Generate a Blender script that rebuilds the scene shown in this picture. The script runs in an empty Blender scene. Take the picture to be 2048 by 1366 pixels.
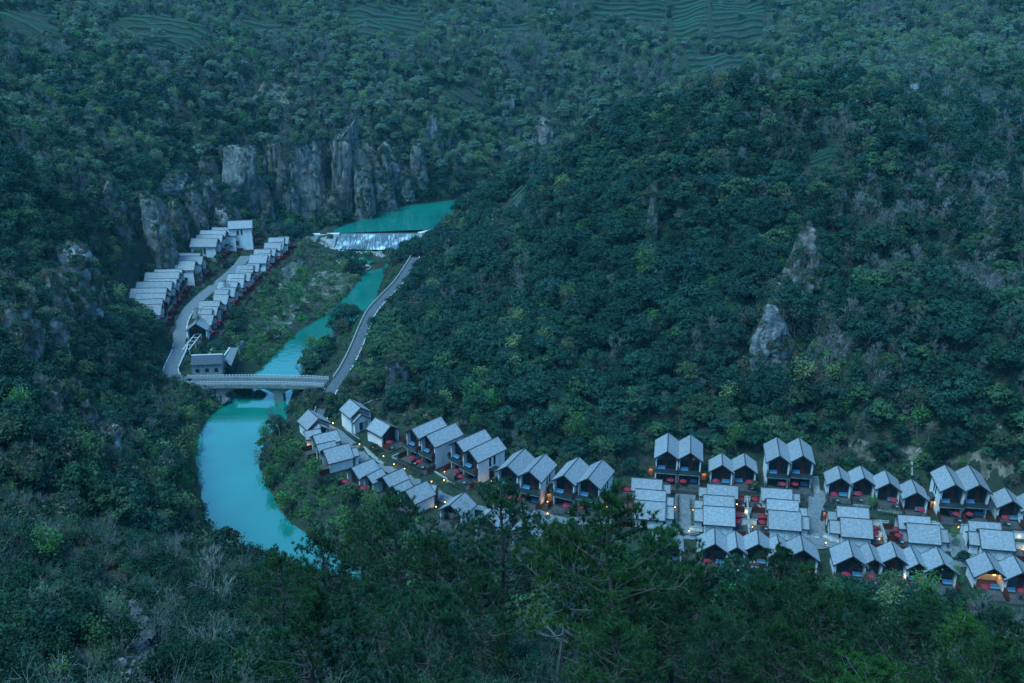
import bpy, math, random
import numpy as np
from mathutils import Vector, Matrix
random.seed(7); RNG = np.random.default_rng(11)
SC = bpy.context.scene
COL = SC.collection
R = math.radians

# ---------------------------------------------------------------- camera
CAMH, PITCH, LENS = 130.0, 22.0, 35.0
cam_d = bpy.data.cameras.new('camera'); cam = bpy.data.objects.new('camera', cam_d); COL.objects.link(cam)
cam.location = (0, 0, CAMH); cam.rotation_euler = (R(90-PITCH), 0, 0)
cam_d.lens = LENS; cam_d.sensor_width = 36.0; cam_d.clip_start = 0.5; cam_d.clip_end = 6000
SC.camera = cam
# ---------------------------------------------------------------- sky, sun, exposure (blue hour)
SUN_EL, SUN_ROT = R(64.0), R(235)
w = bpy.data.worlds.new('World'); SC.world = w; w.use_nodes = True
nt = w.node_tree; nt.nodes.clear()
sky = nt.nodes.new('ShaderNodeTexSky'); sky.sky_type = 'NISHITA'; sky.sun_disc = False
sky.sun_elevation = SUN_EL; sky.sun_rotation = SUN_ROT; sky.altitude = 300; sky.air_density = 1.0; sky.dust_density = 0.2; sky.ozone_density = 4.0
tint = nt.nodes.new('ShaderNodeMix'); tint.data_type = 'RGBA'; tint.blend_type = 'MULTIPLY'; tint.inputs[0].default_value = 1.0
tint.inputs[7].default_value = (0.47, 0.94, 1.06, 1)
bg = nt.nodes.new('ShaderNodeBackground'); bg.inputs[1].default_value = 0.05
wo = nt.nodes.new('ShaderNodeOutputWorld')
nt.links.new(sky.outputs[0], tint.inputs[6]); nt.links.new(tint.outputs[2], bg.inputs[0]); nt.links.new(bg.outputs[0], wo.inputs[0])
sun_d = bpy.data.lights.new('sun', 'SUN'); sun_d.energy = 0.5; sun_d.angle = R(30); sun_d.color = (0.47, 0.87, 1.0)
sun = bpy.data.objects.new('sun', sun_d); COL.objects.link(sun)
sun.rotation_euler = Vector((math.sin(SUN_ROT)*math.cos(SUN_EL), math.cos(SUN_ROT)*math.cos(SUN_EL), math.sin(SUN_EL))).to_track_quat('Z', 'Y').to_euler()
SC.view_settings.view_transform = 'Standard'; SC.view_settings.look = 'None'
SC.view_settings.exposure = 3.12; SC.view_settings.gamma = 1.0; SC.view_settings.use_curve_mapping = False
SC.cycles.max_bounces = 4; SC.cycles.diffuse_bounces = 2; SC.cycles.glossy_bounces = 2
SC.cycles.transmission_bounces = 2; SC.cycles.volume_bounces = 0; SC.cycles.transparent_max_bounces = 4
SC.cycles.caustics_reflective = False; SC.cycles.caustics_refractive = False
SC.cycles.sample_clamp_indirect = 3.0
SC.cycles.use_denoising = True; SC.cycles.denoising_prefilter = 'NONE'; SC.cycles.use_adaptive_sampling = False

# ---------------------------------------------------------------- survey helpers: bearings of the site from the viewpoint
CP, SP = math.cos(R(PITCH)), math.sin(R(PITCH)); FPX = LENS/36.0*2048
def ray(u, v):
    dx, dy = (u-1024)/FPX, -(v-683)/FPX
    return dx, CP+dy*SP, -SP+dy*CP
def P(u, v, z=0.0):
    a, b, c = ray(u, v); t = (z-CAMH)/c
    return Vector((a*t, b*t, z))
def PY(u, v, Y):
    a, b, c = ray(u, v); t = Y/b
    return Vector((a*t, Y, CAMH+c*t))
def PZ(u, Y, z):
    t = Y*CP-(z-CAMH)*SP
    return Vector(((u-1024)/FPX*t, Y, z))
def proj(x, y, z):
    t = y*CP-(z-CAMH)*SP
    vv = y*SP+(z-CAMH)*CP
    return 1024+x/t*FPX, 683-vv/t*FPX, t

# ---------------------------------------------------------------- materials
MATS = {}
def mat(name, col, col2=None, scale=3.0, rough=0.8, spec=0.3, rnd=0.0, hue=0.0, bump=0.0, coord='Object', metal=0.0, detail=4.0, ramp=(0.35, 0.65), stretch=None):
    m = bpy.data.materials.new(name); m.use_nodes = True; t = m.node_tree; b = t.nodes['Principled BSDF']
    b.inputs['Roughness'].default_value = rough; b.inputs['Specular IOR Level'].default_value = spec; b.inputs['Metallic'].default_value = metal
    c4 = (*col, 1)
    out = None
    if col2 is not None:
        tc = t.nodes.new('ShaderNodeTexCoord'); n = t.nodes.new('ShaderNodeTexNoise'); n.inputs['Scale'].default_value = scale; n.inputs['Detail'].default_value = detail
        src = tc.outputs[coord]
        if stretch:
            mp = t.nodes.new('ShaderNodeMapping'); mp.inputs['Scale'].default_value = stretch; t.links.new(src, mp.inputs[0]); src = mp.outputs[0]
        t.links.new(src, n.inputs['Vector'])
        r = t.nodes.new('ShaderNodeValToRGB'); r.color_ramp.elements[0].position = ramp[0]; r.color_ramp.elements[1].position = ramp[1]
        r.color_ramp.elements[0].color = c4; r.color_ramp.elements[1].color = (*col2, 1)
        t.links.new(n.outputs['Fac'], r.inputs[0]); out = r.outputs[0]
        if bump:
            bp = t.nodes.new('ShaderNodeBump'); bp.inputs['Strength'].default_value = bump; bp.inputs['Distance'].default_value = 0.3
            t.links.new(n.outputs['Fac'], bp.inputs['Height']); t.links.new(bp.outputs[0], b.inputs['Normal'])
    else:
        rgb = t.nodes.new('ShaderNodeRGB'); rgb.outputs[0].default_value = c4; out = rgb.outputs[0]
    if rnd or hue:
        oi = t.nodes.new('ShaderNodeObjectInfo'); hs = t.nodes.new('ShaderNodeHueSaturation')
        mr = t.nodes.new('ShaderNodeMapRange'); mr.inputs['To Min'].default_value = 1-rnd; mr.inputs['To Max'].default_value = 1+rnd
        t.links.new(oi.outputs['Random'], mr.inputs['Value']); t.links.new(mr.outputs[0], hs.inputs['Value'])
        if hue:
            wn = t.nodes.new('ShaderNodeTexWhiteNoise'); wn.noise_dimensions = '1D'; t.links.new(oi.outputs['Random'], wn.inputs['W'])
            m2 = t.nodes.new('ShaderNodeMapRange'); m2.inputs['To Min'].default_value = 0.5-hue; m2.inputs['To Max'].default_value = 0.5+hue
            t.links.new(wn.outputs['Value'], m2.inputs['Value']); t.links.new(m2.outputs[0], hs.inputs['Hue'])
        t.links.new(out, hs.inputs['Color']); out = hs.outputs[0]
    t.links.new(out, b.inputs['Base Color'])
    MATS[name] = m; return m
def leafmat(name, col, col2, rnd=0.3, hue=0.02, tr=0.12, scale=0.9):
    m = mat(name, col, col2, scale=scale, rough=0.65, spec=0.12, rnd=rnd, hue=hue, ramp=(0.38, 0.62))
    t = m.node_tree; b = t.nodes['Principled BSDF']; o = t.nodes['Material Output']
    tl = t.nodes.new('ShaderNodeBsdfTranslucent'); mx = t.nodes.new('ShaderNodeMixShader'); mx.inputs[0].default_value = tr
    src = b.inputs['Base Color'].links[0].from_socket
    t.links.new(src, tl.inputs[0]); t.links.new(b.outputs[0], mx.inputs[1]); t.links.new(tl.outputs[0], mx.inputs[2]); t.links.new(mx.outputs[0], o.inputs[0])
    return m
def emis(name, col, s):
    m = bpy.data.materials.new(name); m.use_nodes = True; b = m.node_tree.nodes['Principled BSDF']
    b.inputs['Base Color'].default_value = (*col, 1); b.inputs['Emission Color'].default_value = (*col, 1); b.inputs['Emission Strength'].default_value = s
    MATS[name] = m; return m

# ---------------------------------------------------------------- mesh and object helpers
class MB:
    def __init__(s): s.v = []; s.f = []; s.uv = []; s.mi = []; s.cur = 0
    def poly(s, pts, uv=None):
        n = len(s.v); s.v += [tuple(p) for p in pts]; s.f.append(tuple(range(n, n+len(pts)))); s.mi.append(s.cur)
        s.uv += (uv if uv else [(p[0], p[1]) for p in pts])
    def box(s, x0, x1, y0, y1, z0, z1):
        a = [(x0,y0,z0),(x1,y0,z0),(x1,y1,z0),(x0,y1,z0),(x0,y0,z1),(x1,y0,z1),(x1,y1,z1),(x0,y1,z1)]
        for q in ((0,3,2,1),(4,5,6,7),(0,1,5,4),(1,2,6,5),(2,3,7,6),(3,0,4,7)): s.poly([a[i] for i in q])
    def prism(s, pts, d):                      # closed prism: polygon swept by vector d
        d = Vector(d); a = [Vector(p) for p in pts]; b = [p+d for p in a]; n = len(a)
        s.poly(a[::-1]); s.poly(b)
        for i in range(n): s.poly([a[i], a[(i+1)%n], b[(i+1)%n], b[i]])
    def bar(s, p, q, r, n=5, r2=None):
        p, q = Vector(p), Vector(q); d = (q-p)
        if d.length < 1e-6: return
        d.normalize(); a = d.orthogonal().normalized(); b = d.cross(a); r2 = r if r2 is None else r2
        A = [p+(a*math.cos(2*math.pi*i/n)+b*math.sin(2*math.pi*i/n))*r for i in range(n)]
        B = [q+(a*math.cos(2*math.pi*i/n)+b*math.sin(2*math.pi*i/n))*r2 for i in range(n)]
        for i in range(n): s.poly([A[i], A[(i+1)%n], B[(i+1)%n], B[i]])
        s.poly(A[::-1]); s.poly(B)
    def lathe(s, prof, n=10, c=(0,0,0)):
        for (r0,z0),(r1,z1) in zip(prof[:-1], prof[1:]):
            for i in range(n):
                a0, a1 = 2*math.pi*i/n, 2*math.pi*(i+1)/n
                s.poly([(c[0]+r0*math.cos(a0),c[1]+r0*math.sin(a0),c[2]+z0),(c[0]+r0*math.cos(a1),c[1]+r0*math.sin(a1),c[2]+z0),
                        (c[0]+r1*math.cos(a1),c[1]+r1*math.sin(a1),c[2]+z1),(c[0]+r1*math.cos(a0),c[1]+r1*math.sin(a0),c[2]+z1)])
    def mesh(s, name, mats, smooth=False):
        me = bpy.data.meshes.new(name); me.from_pydata(s.v, [], s.f)
        if s.uv:
            l = me.uv_layers.new(name='UVMap'); l.data.foreach_set('uv', np.array(s.uv, dtype=np.float32).ravel())
        for m in (mats if isinstance(mats, (list, tuple)) else [mats]): me.materials.append(MATS[m] if isinstance(m, str) else m)
        if max(s.mi, default=0): me.polygons.foreach_set('material_index', s.mi)
        if smooth: me.polygons.foreach_set('use_smooth', [True]*len(me.polygons))
        me.update(); return me
    def build(s, name, mats, parent=None, loc=None, rz=0.0, smooth=False):
        return link(name, s.mesh(name, mats, smooth), parent, loc, rz)
def link(name, me, parent=None, loc=None, rz=0.0):
    o = bpy.data.objects.new(name, me); COL.objects.link(o)
    if parent: o.parent = parent
    if loc is not None: o.location = loc
    if rz: o.rotation_euler = (0, 0, rz)
    return o
def tag(o, label=None, cat=None, group=None, kind=None):
    if label: o['label'] = label
    if cat: o['category'] = cat
    if group: o['group'] = group
    if kind: o['kind'] = kind
    return o
def empty(name, loc, rz=0.0): 
    o = link(name, None, None, loc, rz); o.empty_display_size = 0.5; return o
def npmesh(name, V, F, mats, mi=None, smooth=False):
    me = bpy.data.meshes.new(name); V = np.asarray(V, np.float32); F = np.asarray(F, np.int32); k = F.shape[1]
    me.vertices.add(len(V)); me.vertices.foreach_set('co', V.ravel())
    me.loops.add(F.size); me.loops.foreach_set('vertex_index', F.ravel())
    me.polygons.add(len(F)); me.polygons.foreach_set('loop_start', np.arange(0, F.size, k, dtype=np.int32))
    for m in mats: me.materials.append(MATS[m])
    if mi is not None: me.polygons.foreach_set('material_index', np.asarray(mi, np.int32))
    if smooth: me.polygons.foreach_set('use_smooth', np.ones(len(F), bool))
    me.update(calc_edges=True); me.validate(); return me
# value noise (numpy) used for terrain and rocks
def _h(ix, iy, iz, s):
    n = (ix*374761393+iy*668265263+iz*2147483647+s*1274126177) & 0xffffffff
    n = ((n ^ (n >> 13))*1274126177) & 0xffffffff
    return ((n ^ (n >> 16)) & 0xffff)/65535.0
def vnoise(x, y, z=None, s=0):
    x = np.asarray(x, float); y = np.asarray(y, float); z = np.zeros_like(x) if z is None else np.asarray(z, float)
    xi, yi, zi = np.floor(x).astype(np.int64), np.floor(y).astype(np.int64), np.floor(z).astype(np.int64)
    fx, fy, fz = x-xi, y-yi, z-zi; fx, fy, fz = [f*f*(3-2*f) for f in (fx, fy, fz)]
    o = 0
    for a in (0,1):
        for b in (0,1):
            for c in (0,1):
                o = o+_h(xi+a, yi+b, zi+c, s)*(fx if a else 1-fx)*(fy if b else 1-fy)*(fz if c else 1-fz)
    return o*2-1
def fbm(x, y, z=None, s=0, o=4, g=0.5):
    r = 0; a = 1.0; f = 1.0
    for k in range(o): r = r+a*vnoise(np.asarray(x)*f, np.asarray(y)*f, None if z is None else np.asarray(z)*f, s+k); a *= g; f *= 2.03
    return r
def smooth(a, b, x): 
    t = np.clip((x-a)/(b-a), 0, 1); return t*t*(3-2*t)
def seg_dist(X, Y, pts, closed=False):         # distance to a polyline and the parameter (index+fraction) of the nearest point
    best = np.full(X.shape, 1e9); par = np.zeros(X.shape); n = len(pts)
    for i in range(n if closed else n-1):
        a, b = pts[i], pts[(i+1)%n]; dx, dy = b[0]-a[0], b[1]-a[1]; L = dx*dx+dy*dy+1e-9
        t = np.clip(((X-a[0])*dx+(Y-a[1])*dy)/L, 0, 1); d = np.hypot(X-a[0]-t*dx, Y-a[1]-t*dy)
        m = d < best; best = np.where(m, d, best); par = np.where(m, i+t, par)
    return best, par
def inside(X, Y, pts):
    r = np.zeros(X.shape, bool); n = len(pts)
    for i in range(n):
        (x0, y0), (x1, y1) = pts[i][:2], pts[(i+1)%n][:2]
        c = ((y0 > Y) != (y1 > Y)) & (X < (x1-x0)*(Y-y0)/((y1-y0) if y1 != y0 else 1e-9)+x0); r ^= c
    return r
def spline(pts, step):                         # Catmull-Rom resample of a polyline (any dimension)
    p = [np.array(q, float) for q in pts]; p = [2*p[0]-p[1]]+p+[2*p[-1]-p[-2]]; out = []
    for i in range(1, len(p)-2):
        n = max(1, int(np.linalg.norm(p[i+1]-p[i])/step))
        for k in range(n):
            t = k/n; out.append(0.5*((2*p[i])+(-p[i-1]+p[i+1])*t+(2*p[i-1]-5*p[i]+4*p[i+1]-p[i+2])*t*t+(-p[i-1]+3*p[i]-3*p[i+1]+p[i+2])*t**3))
    out.append(p[-2]); return out

# ================================================================ TERRAIN
RIVER = [P(u, v, 0).xy for u, v in [(770,506),(750,520),(730,540),(704,578),(672,610),(638,638),(600,660),(572,684),(548,708),(520,738),(488,760),(455,800),(425,826),(402,855),(388,885),
    (384,920),(394,960),(402,1000),(408,1040),(420,1075),(440,1110),(480,1140)]]
RIVER += [Vector((-30,150)), Vector((20,138)), Vector((110,128)), Vector((200,120)), Vector((200,146)), Vector((110,152)), Vector((20,160)), Vector((-22,178))]
RIVER += [P(u, v, 0).xy for u, v in [(640,1088),(612,1062),(585,1046),(560,1015),(546,985),(530,962),(520,930),(528,895),(548,868),(574,842),(578,815),(586,785),(604,752),(640,722),(658,695),(672,668),(694,652),(722,634),(747,610),(760,578),(772,540),(798,508)]]
POOL = [P(u, v, 4).xy for u, v in [(690,468),(665,466),(672,458),(700,446),(722,438),(750,426),(800,413),(870,404),(935,396),(1010,392)]]
POOL += [Vector((20,560)), Vector((40,545))]+[P(u, v, 4).xy for u, v in [(1010,410),(930,420),(880,445),(868,458),(838,468)]]
MINI = [P(u, v, 0.5).xy for u, v in [(664,519),(690,513),(735,515),(745,521),(738,529),(700,527),(668,524)]]
ROADS = {   # centre lines (x, y, z), half width
    'valley_road': ([P(*a) for a in [(640,842,5.2),(646,815,5.3),(655,795,5.5),(668,772,5.6),(690,740,5.7),(708,705,5.9),(722,672,6.0),(733,645,6.1),(745,622,6.2),(768,596,6.4),(795,568,6.8),(815,540,7.2),(830,515,7.6)]], 1.65),
    'bridge_road': ([P(*a) for a in [(652,767,5.6),(600,764.5,5.6),(500,763,5.6),(400,764,5.6),(366,763,5.6),(347,755,5.6),(341,742,5.6),(349,722,5.7),(359,700,5.9),(361,680,6.2),(360,658,6.5),(367,636,6.9),(384,612,7.3),(408,589,7.6),(436,567,8.0),(458,549,8.2),(476,532,8.4),(492,512,8.6)]], 2.1),
}
for k, (pts, hw) in ROADS.items(): ROADS[k] = (spline(pts, 2.5), hw)
CPTS = []
CPTS += [PY(*a) for a in [   # wooded slopes: bearing and distance
 (0,1100,80),(200,1060,112),(330,1050,150),(0,1000,105),(100,1000,128),(250,980,160),(0,900,135),(100,900,160),(200,900,185),(300,900,214),(350,880,232),(0,800,160),(150,800,205),(280,800,248),
 (0,700,190),(100,700,222),(200,700,255),(290,700,284),(0,550,238),(100,560,268),(190,560,318),(230,600,306),(0,400,285),(100,400,320),(200,420,362),(280,440,392),(340,455,398),(420,420,430),(500,420,455),(600,430,472),(690,430,482),
 (300,330,425),(450,330,458),(600,330,486),(700,330,496),(800,340,508),(870,340,522),(0,250,360),(150,250,412),(300,250,452),(450,250,486),(600,250,508),(700,250,515),(800,250,528),(950,270,556),(1020,300,560),
 (0,100,470),(200,100,520),(400,100,560),(600,100,585),(800,100,612),(1000,100,640),(1300,100,640),(1600,80,620),(1850,100,590),(2048,100,555),(2048,220,470),(1900,240,430),
 (0,-40,600),(300,-50,680),(700,-60,740),(1000,-60,760),(1400,-60,750),(1800,-60,730),(2048,-60,700),
 (-350,1000,60),(-350,700,150),(-350,400,240),(-350,100,400),(2450,600,240),(2450,330,320),(2450,900,180),(2450,100,520),
 (1450,600,266),(1450,480,290),(1450,350,318),(1450,185,358),(1600,185,362),(1700,190,362),(1780,235,355),(1850,285,345),(1950,345,332),(2048,390,318),(965,440,428),(1000,388,430),(1080,335,424),(1180,282,410),(1300,228,385),
 (900,600,335),(1000,600,316),(1200,600,288),(900,700,284),(1050,700,268),(1250,700,255),(1600,700,247),(1800,700,240),(2000,700,230),(800,700,292),(1000,500,345),(1200,500,314),(1000,440,380),(925,520,376),(905,485,414),
 (1600,600,264),(1600,450,292),(1600,320,322),(1800,500,282),(1800,350,315),(1950,500,272),(1200,380,345),(1300,300,352),(2048,600,250),(2048,750,221)]]
CPTS += [PZ(*a) for a in [(725,258,9),(800,250,10),(900,243,9),(1000,226,9),(1050,219,9),(1200,214,9),(1330,226,9),(1400,227,9),(1550,226,9),(1690,217,9),(1760,212,9),(1830,207,9),(1930,207,9),(2048,196,9),(2300,180,9)]]
CPTS += [P(*a) for a in [(600,860,4.5),(650,870,5),(700,900,5.5),(760,930,6),(850,980,6),(900,950,6.5),(1000,980,6.5),(1100,1000,6.5),(1200,1000,7),(1350,1000,6.5),(1500,1000,6.5),(1700,1050,6),(1850,1050,6.5),(2000,1060,6.5),(2300,1100,6.5),
 (1450,1120,5.5),(1600,1140,5.5),(1800,1150,5.5),(1950,1180,5.5),(2300,1250,5.5),(900,1030,5.5),(1050,1060,5.5),(1250,1060,6),(1350,950,7.3),(1550,960,7.3),(1900,1000,7.3),(650,950,3),(720,1000,3),(600,930,1),(680,1030,1.5),(780,1040,3),(570,900,.5),
 (300,650,7),(370,600,7.5),(430,560,8),(480,510,8.5),(520,490,8.5),(440,640,6.5),(490,590,6.5),(540,530,7),(575,490,7),(400,700,5.5),(450,740,5),(345,740,5.5),(520,640,3),(560,600,3),(600,560,2.5),(640,530,2),(700,540,1),(660,580,1.5),(600,630,.8),(530,690,1),(490,720,2),
 (700,720,5.5),(740,640,6),(770,600,6),(805,555,6),(665,765,5.5),(640,830,5.3),(660,720,2),(700,650,1.5),(740,600,2),(600,480,6),(640,500,4),(780,512,1.2),(850,470,5)]]
CPTS += [Vector(a) for a in [(0,0,126),(-60,0,128),(60,0,125),(2,20,107),(5,40,89),(5,60,75),(5,80,61),(5,100,48),(5,122,30),(40,40,87),(45,70,67),(50,100,46),(60,118,26),(90,60,73),(110,95,43),(120,112,22),(180,60,70),(190,95,28),
 (-22,46,93),(-18,38,97),(-32,60,86),(-42,80,76),(-40,105,60),(-45,125,42),(-50,150,18),(-60,50,94),(-90,60,94),(0,-100,150),(-200,-100,170),(200,-100,150),(300,40,80),(-200,40,140),(-300,200,170),(-320,400,200),(300,250,60),(330,400,110),(350,600,150),(-380,700,220),(0,880,235),(-250,880,240),(250,880,235),(0,1100,330),(-400,1100,320),(400,1100,320),
 (100,430,58),(180,440,62),(60,470,30),(10,500,12),(60,540,25),(150,520,60),(260,480,75)]]
C = np.array([tuple(p) for p in CPTS])
def _k(d): return np.sqrt(d*d+8.0**2)
def rbf_fit(C):
    n = len(C); D = np.hypot(C[:,None,0]-C[None,:,0], C[:,None,1]-C[None,:,1]); A = np.zeros((n+3, n+3))
    A[:n,:n] = -_k(D)+np.eye(n)*2.0; A[:n,n] = A[n,:n] = 1; A[:n,n+1] = A[n+1,:n] = C[:,0]/100; A[:n,n+2] = A[n+2,:n] = C[:,1]/100
    return np.linalg.solve(A, np.r_[C[:,2], 0, 0, 0])
WT = rbf_fit(C)
def rbf(X, Y):
    sh = X.shape; X = X.ravel(); Y = Y.ravel(); Z = np.empty(len(X)); n = len(C)
    for i in range(0, len(X), 20000):
        x, y = X[i:i+20000], Y[i:i+20000]; D = np.hypot(x[:,None]-C[None,:,0], y[:,None]-C[None,:,1])
        Z[i:i+20000] = -_k(D)@WT[:n]+WT[n]+WT[n+1]*x/100+WT[n+2]*y/100
    return Z.reshape(sh)
def axis(a, b, step, lo, hi, g=1.12):
    m = list(np.arange(a, b+step/2, step)); s = step; p = m[0]; L = []
    while p > lo: s *= g; p -= s; L.append(p)
    s = step; p = m[-1]; H = []
    while p < hi: s *= g; p += s; H.append(p)
    return np.array(L[::-1]+m+H)
XS = axis(-150, 150, 2.0, -1200, 1200, 1.06); YS = axis(30, 520, 2.2, -300, 1350, 1.06)
GX, GY = np.meshgrid(XS, YS)
GZ = rbf(GX, GY)
far = smooth(330, 900, np.abs(GX))+smooth(950, 1250, GY)
GZ = np.where(far > 0, GZ*(1-np.clip(far,0,1))+np.clip(far,0,1)*(190+40*fbm(GX/300, GY/300, s=3)), GZ)
GZ = np.clip(GZ, -5, 340)
hillm = smooth(10, 26, GZ)
GZ = GZ+hillm*(5.0*fbm(GX/45, GY/45, s=21, o=4)+1.0*fbm(GX/9, GY/9, s=5, o=2))
def carve(poly, level, bank=4.0, deep=1.6):
    global GZ
    p = [(q[0], q[1]) for q in poly]
    m = (GX > min(a for a, b in p)-20) & (GX < max(a for a, b in p)+20) & (GY > min(b for a, b in p)-20) & (GY < max(b for a, b in p)+20)
    x, y = GX[m], GY[m]; d, _ = seg_dist(x, y, p, True); ins = inside(x, y, p); z = GZ[m]
    zi = level-np.minimum(.38*d, deep+.3); cap = level+.05+.75*d
    zo = np.maximum(z, level+.05+0.2*np.minimum(d, bank)); zo = np.where(d < 7, np.minimum(zo, np.where(d < 4, cap, cap+(d-4)*6)), z)
    GZ[m] = np.where(ins, zi, zo)
FLATS = []                                     # filled by the builders: (x, y, half x, half y, yaw, z)
def flatten_rect(cx, cy, hx, hy, yaw, z, blend=3.5, lift_only=False):
    m = (np.abs(GX-cx) < hx+hy+blend) & (np.abs(GY-cy) < hx+hy+blend)
    c, s = math.cos(yaw), math.sin(yaw); dx, dy = GX[m]-cx, GY[m]-cy; lx = np.abs(dx*c+dy*s)-hx; ly = np.abs(-dx*s+dy*c)-hy
    d = np.hypot(np.maximum(lx, 0), np.maximum(ly, 0)); k = 1-smooth(0.3, blend, d); GZ[m] = GZ[m]*(1-k)+z*k
def flatten_line(pts, hw, blend=4.0, dz=-0.12):
    pz = np.array([p[2] for p in pts]); d, par = seg_dist(GX, GY, pts); i = np.clip(par.astype(int), 0, len(pts)-2); f = par-i
    z = pz[i]*(1-f)+pz[i+1]*f+dz; k = 1-smooth(hw+1.0, hw+blend, d); GZ[:] = GZ*(1-k)+z*k
def ground(x, y):
    x = np.asarray(x, float); y = np.asarray(y, float)
    i = np.clip(np.searchsorted(XS, x)-1, 0, len(XS)-2); j = np.clip(np.searchsorted(YS, y)-1, 0, len(YS)-2)
    fx = np.clip((x-XS[i])/(XS[i+1]-XS[i]), 0, 1); fy = np.clip((y-YS[j])/(YS[j+1]-YS[j]), 0, 1)
    return GZ[j,i]*(1-fx)*(1-fy)+GZ[j,i+1]*fx*(1-fy)+GZ[j+1,i]*(1-fx)*fy+GZ[j+1,i+1]*fx*fy
def hit(u, v, near=25.0):                       # where the line of sight meets the ground
    a, b, c = ray(u, v); y = np.arange(near, 1100, 0.7); t = y/b; z = CAMH+c*t; g = ground(a*t, y)
    k = np.argmax(z <= g)
    return Vector((a*t[k], y[k], g[k]))
carve(POOL, 4.0); carve(RIVER, 0.0)

# ================================================================ BUILDINGS: survey of the gables (front end and back end of each ridge)
# unit: (front u, v, back u, v, left half width, right half width, options)
BUILD = []
def B(label, zg, Hr, units, **kw): BUILD.append(dict(label=label, zg=zg, H=Hr, units=units, **kw))
HB = 8.7; H1 = 5.5
GB = 'villas along the foot of the wooded hill'; GM = 'villas in the middle row'; GF = 'villas in the front row above the river wall'; GL = 'villas on the uphill side of the far village lane'; GR = 'villas on the river side of the far village lane'
RW = 'right-hand village'
B('two-storey twin-gabled white villa furthest left in the right cluster of back row villas', 7.4, HB, [(1335,902.7,1336.7,865.5,3.1,3.05,{}),(1381.3,905.9,1381.6,869,3.05,3.1,{})], st=2, group=GB, short='two-storey villa left of the low twin villa')
B('single-storey twin-gabled villa between two taller twin-gabled villas in the back row', 7.4, H1, [(1445,930,1443.8,905.9,3.1,3.05,{}),(1491.4,930,1488.6,905.5,3.05,3.1,{})], st=1, group=GB, short='low twin villa between the tall ones')
B('two-storey twin-gabled white villa in the middle of the back row by the stone steps', 7.4, HB, [(1560.3,911.6,1554,874,3.05,3.0,{}),(1606.6,911.6,1598.4,874.8,3.0,3.1,{})], st=2, group=GB, short='two-storey villa by the stone steps')
B('single-storey twin villa with white terrace wall, right of the stone steps', 7.2, H1, [(1682.8,956,1675.8,930.6,3.1,3.0,{}),(1729.8,955.4,1721.5,930.6,3.0,3.1,{})], st=1, group=GB, short='low twin villa right of the steps')
B('single-gabled low villa stepping down to the right, third of four small gables', 7.2, H1, [(1780.3,965.9,1770.8,939.8,3.0,3.1,{})], st=1, group=GB, short='third of the four stepped low villas')
B('single-gabled low villa standing lowest at the right of four stepped gables', 6.8, H1, [(1834.9,984.9,1823.4,957.6,3.0,3.2,{})], st=1, group=GB, short='lowest of the four stepped villas')
B('two-storey twin-gabled villa at the right end with slit windows in its side wall', 7.2, HB, [(1912.1,968.9,1890.8,929.3,3.1,2.95,{'win':-1}),(1960.4,969.4,1937.5,929.3,2.95,3.1,{})], st=2, group=GB, short='two-storey villa at the right end')
B('single-storey villa cut by the right edge of the picture in the back row', 7.2, H1, [(2026.9,1001.9,2010.6,974.5,3.1,3.0,{}),(2075,1010,2057,982,3.0,3.1,{})], st=1, group=GB, short='low villa at the right picture edge')
def mid(label, front, rs, an, group, short, zg=6.5):
    us = []
    for k, (l, r) in enumerate(rs):
        last = k == len(rs)-1; n, f = (3.7, 2.7) if last else (2.75, 2.75)
        F_, B_ = (l, r) if front == 'L' else (r, l); h = (f, n) if front == 'L' else (n, f)
        us.append((*F_, *B_, h[0], h[1], {}))
    for (l, r) in an:
        F_, B_ = (r, l) if front == 'L' else (l, r); last = (l, r) == an[-1]; n = 2.5 if last else 1.9; h = (1.7, n) if front == 'R' else (n, 1.7)
        us.append((*F_, *B_, h[0], h[1], {'annex': 1}))
    B(label, zg, 5.4, us, st=1, group=group, short=short, mid=1)
mid('block of three grey roofs end-on beside the foreground pine, leftmost of middle row', 'L', [((1263.4,954.6),(1324.8,959)),((1270.8,976.6),(1332.3,981.8)),((1269.3,999.4),(1331.3,1004))],
    [((1322,968),(1341,969)),((1330,993),(1347.9,994.7)),((1329,1011.6),(1347.9,1012.8))], GM, 'leftmost middle block')
mid('block of three grey roofs right of the paved walk, second of the middle row', 'R', [((1414.3,967.3),(1476.1,971.7)),((1406.5,988.8),(1468.8,992.7)),((1406.5,1010.8),(1470.3,1015))],
    [((1398.2,973.5),(1416,975)),((1388.9,999.6),(1408,1001)),((1388.4,1016.2),(1408,1017.5))], GM, 'second middle block')
mid('block of three grey roofs right of the narrow white courtyard wall', 'L', [((1521.5,974.2),(1584.5,978.3)),((1532.8,996.4),(1597.2,1001.3)),((1536.2,1019.1),(1602.1,1024))],
    [((1582,985.9),(1599.7,987.4)),((1595,1014.7),(1614,1015.7)),((1600,1031.8),(1618.2,1033.3))], GM, 'third middle block')
mid('block of two grey roofs in front of the white terrace wall', 'R', [((1672.8,1010.9),(1737.8,1015.4)),((1680,1033.8),(1744.7,1038.9))], [((1655,1021.7),(1675,1023)),((1659,1039.5),(1682,1041.5))], GM, 'fourth middle block')
mid('block of two grey roofs with two red parasols on its left terrace', 'L', [((1794.9,1028.7),(1860.3,1033.1)),((1812.7,1045.2),(1879.3,1050.3))], [((1877,1057.5),(1895.2,1058.5))], GM, 'fifth middle block')
mid('block of two grey roofs beside a small lawn roof, rightmost of middle row', 'R', [((1935.6,1040.4),(2001.5,1045)),((1958,1056.9),(2026.5,1062.4))], [((1936.3,1062.2),(1960,1064.5))], GM, 'rightmost middle block')
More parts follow.
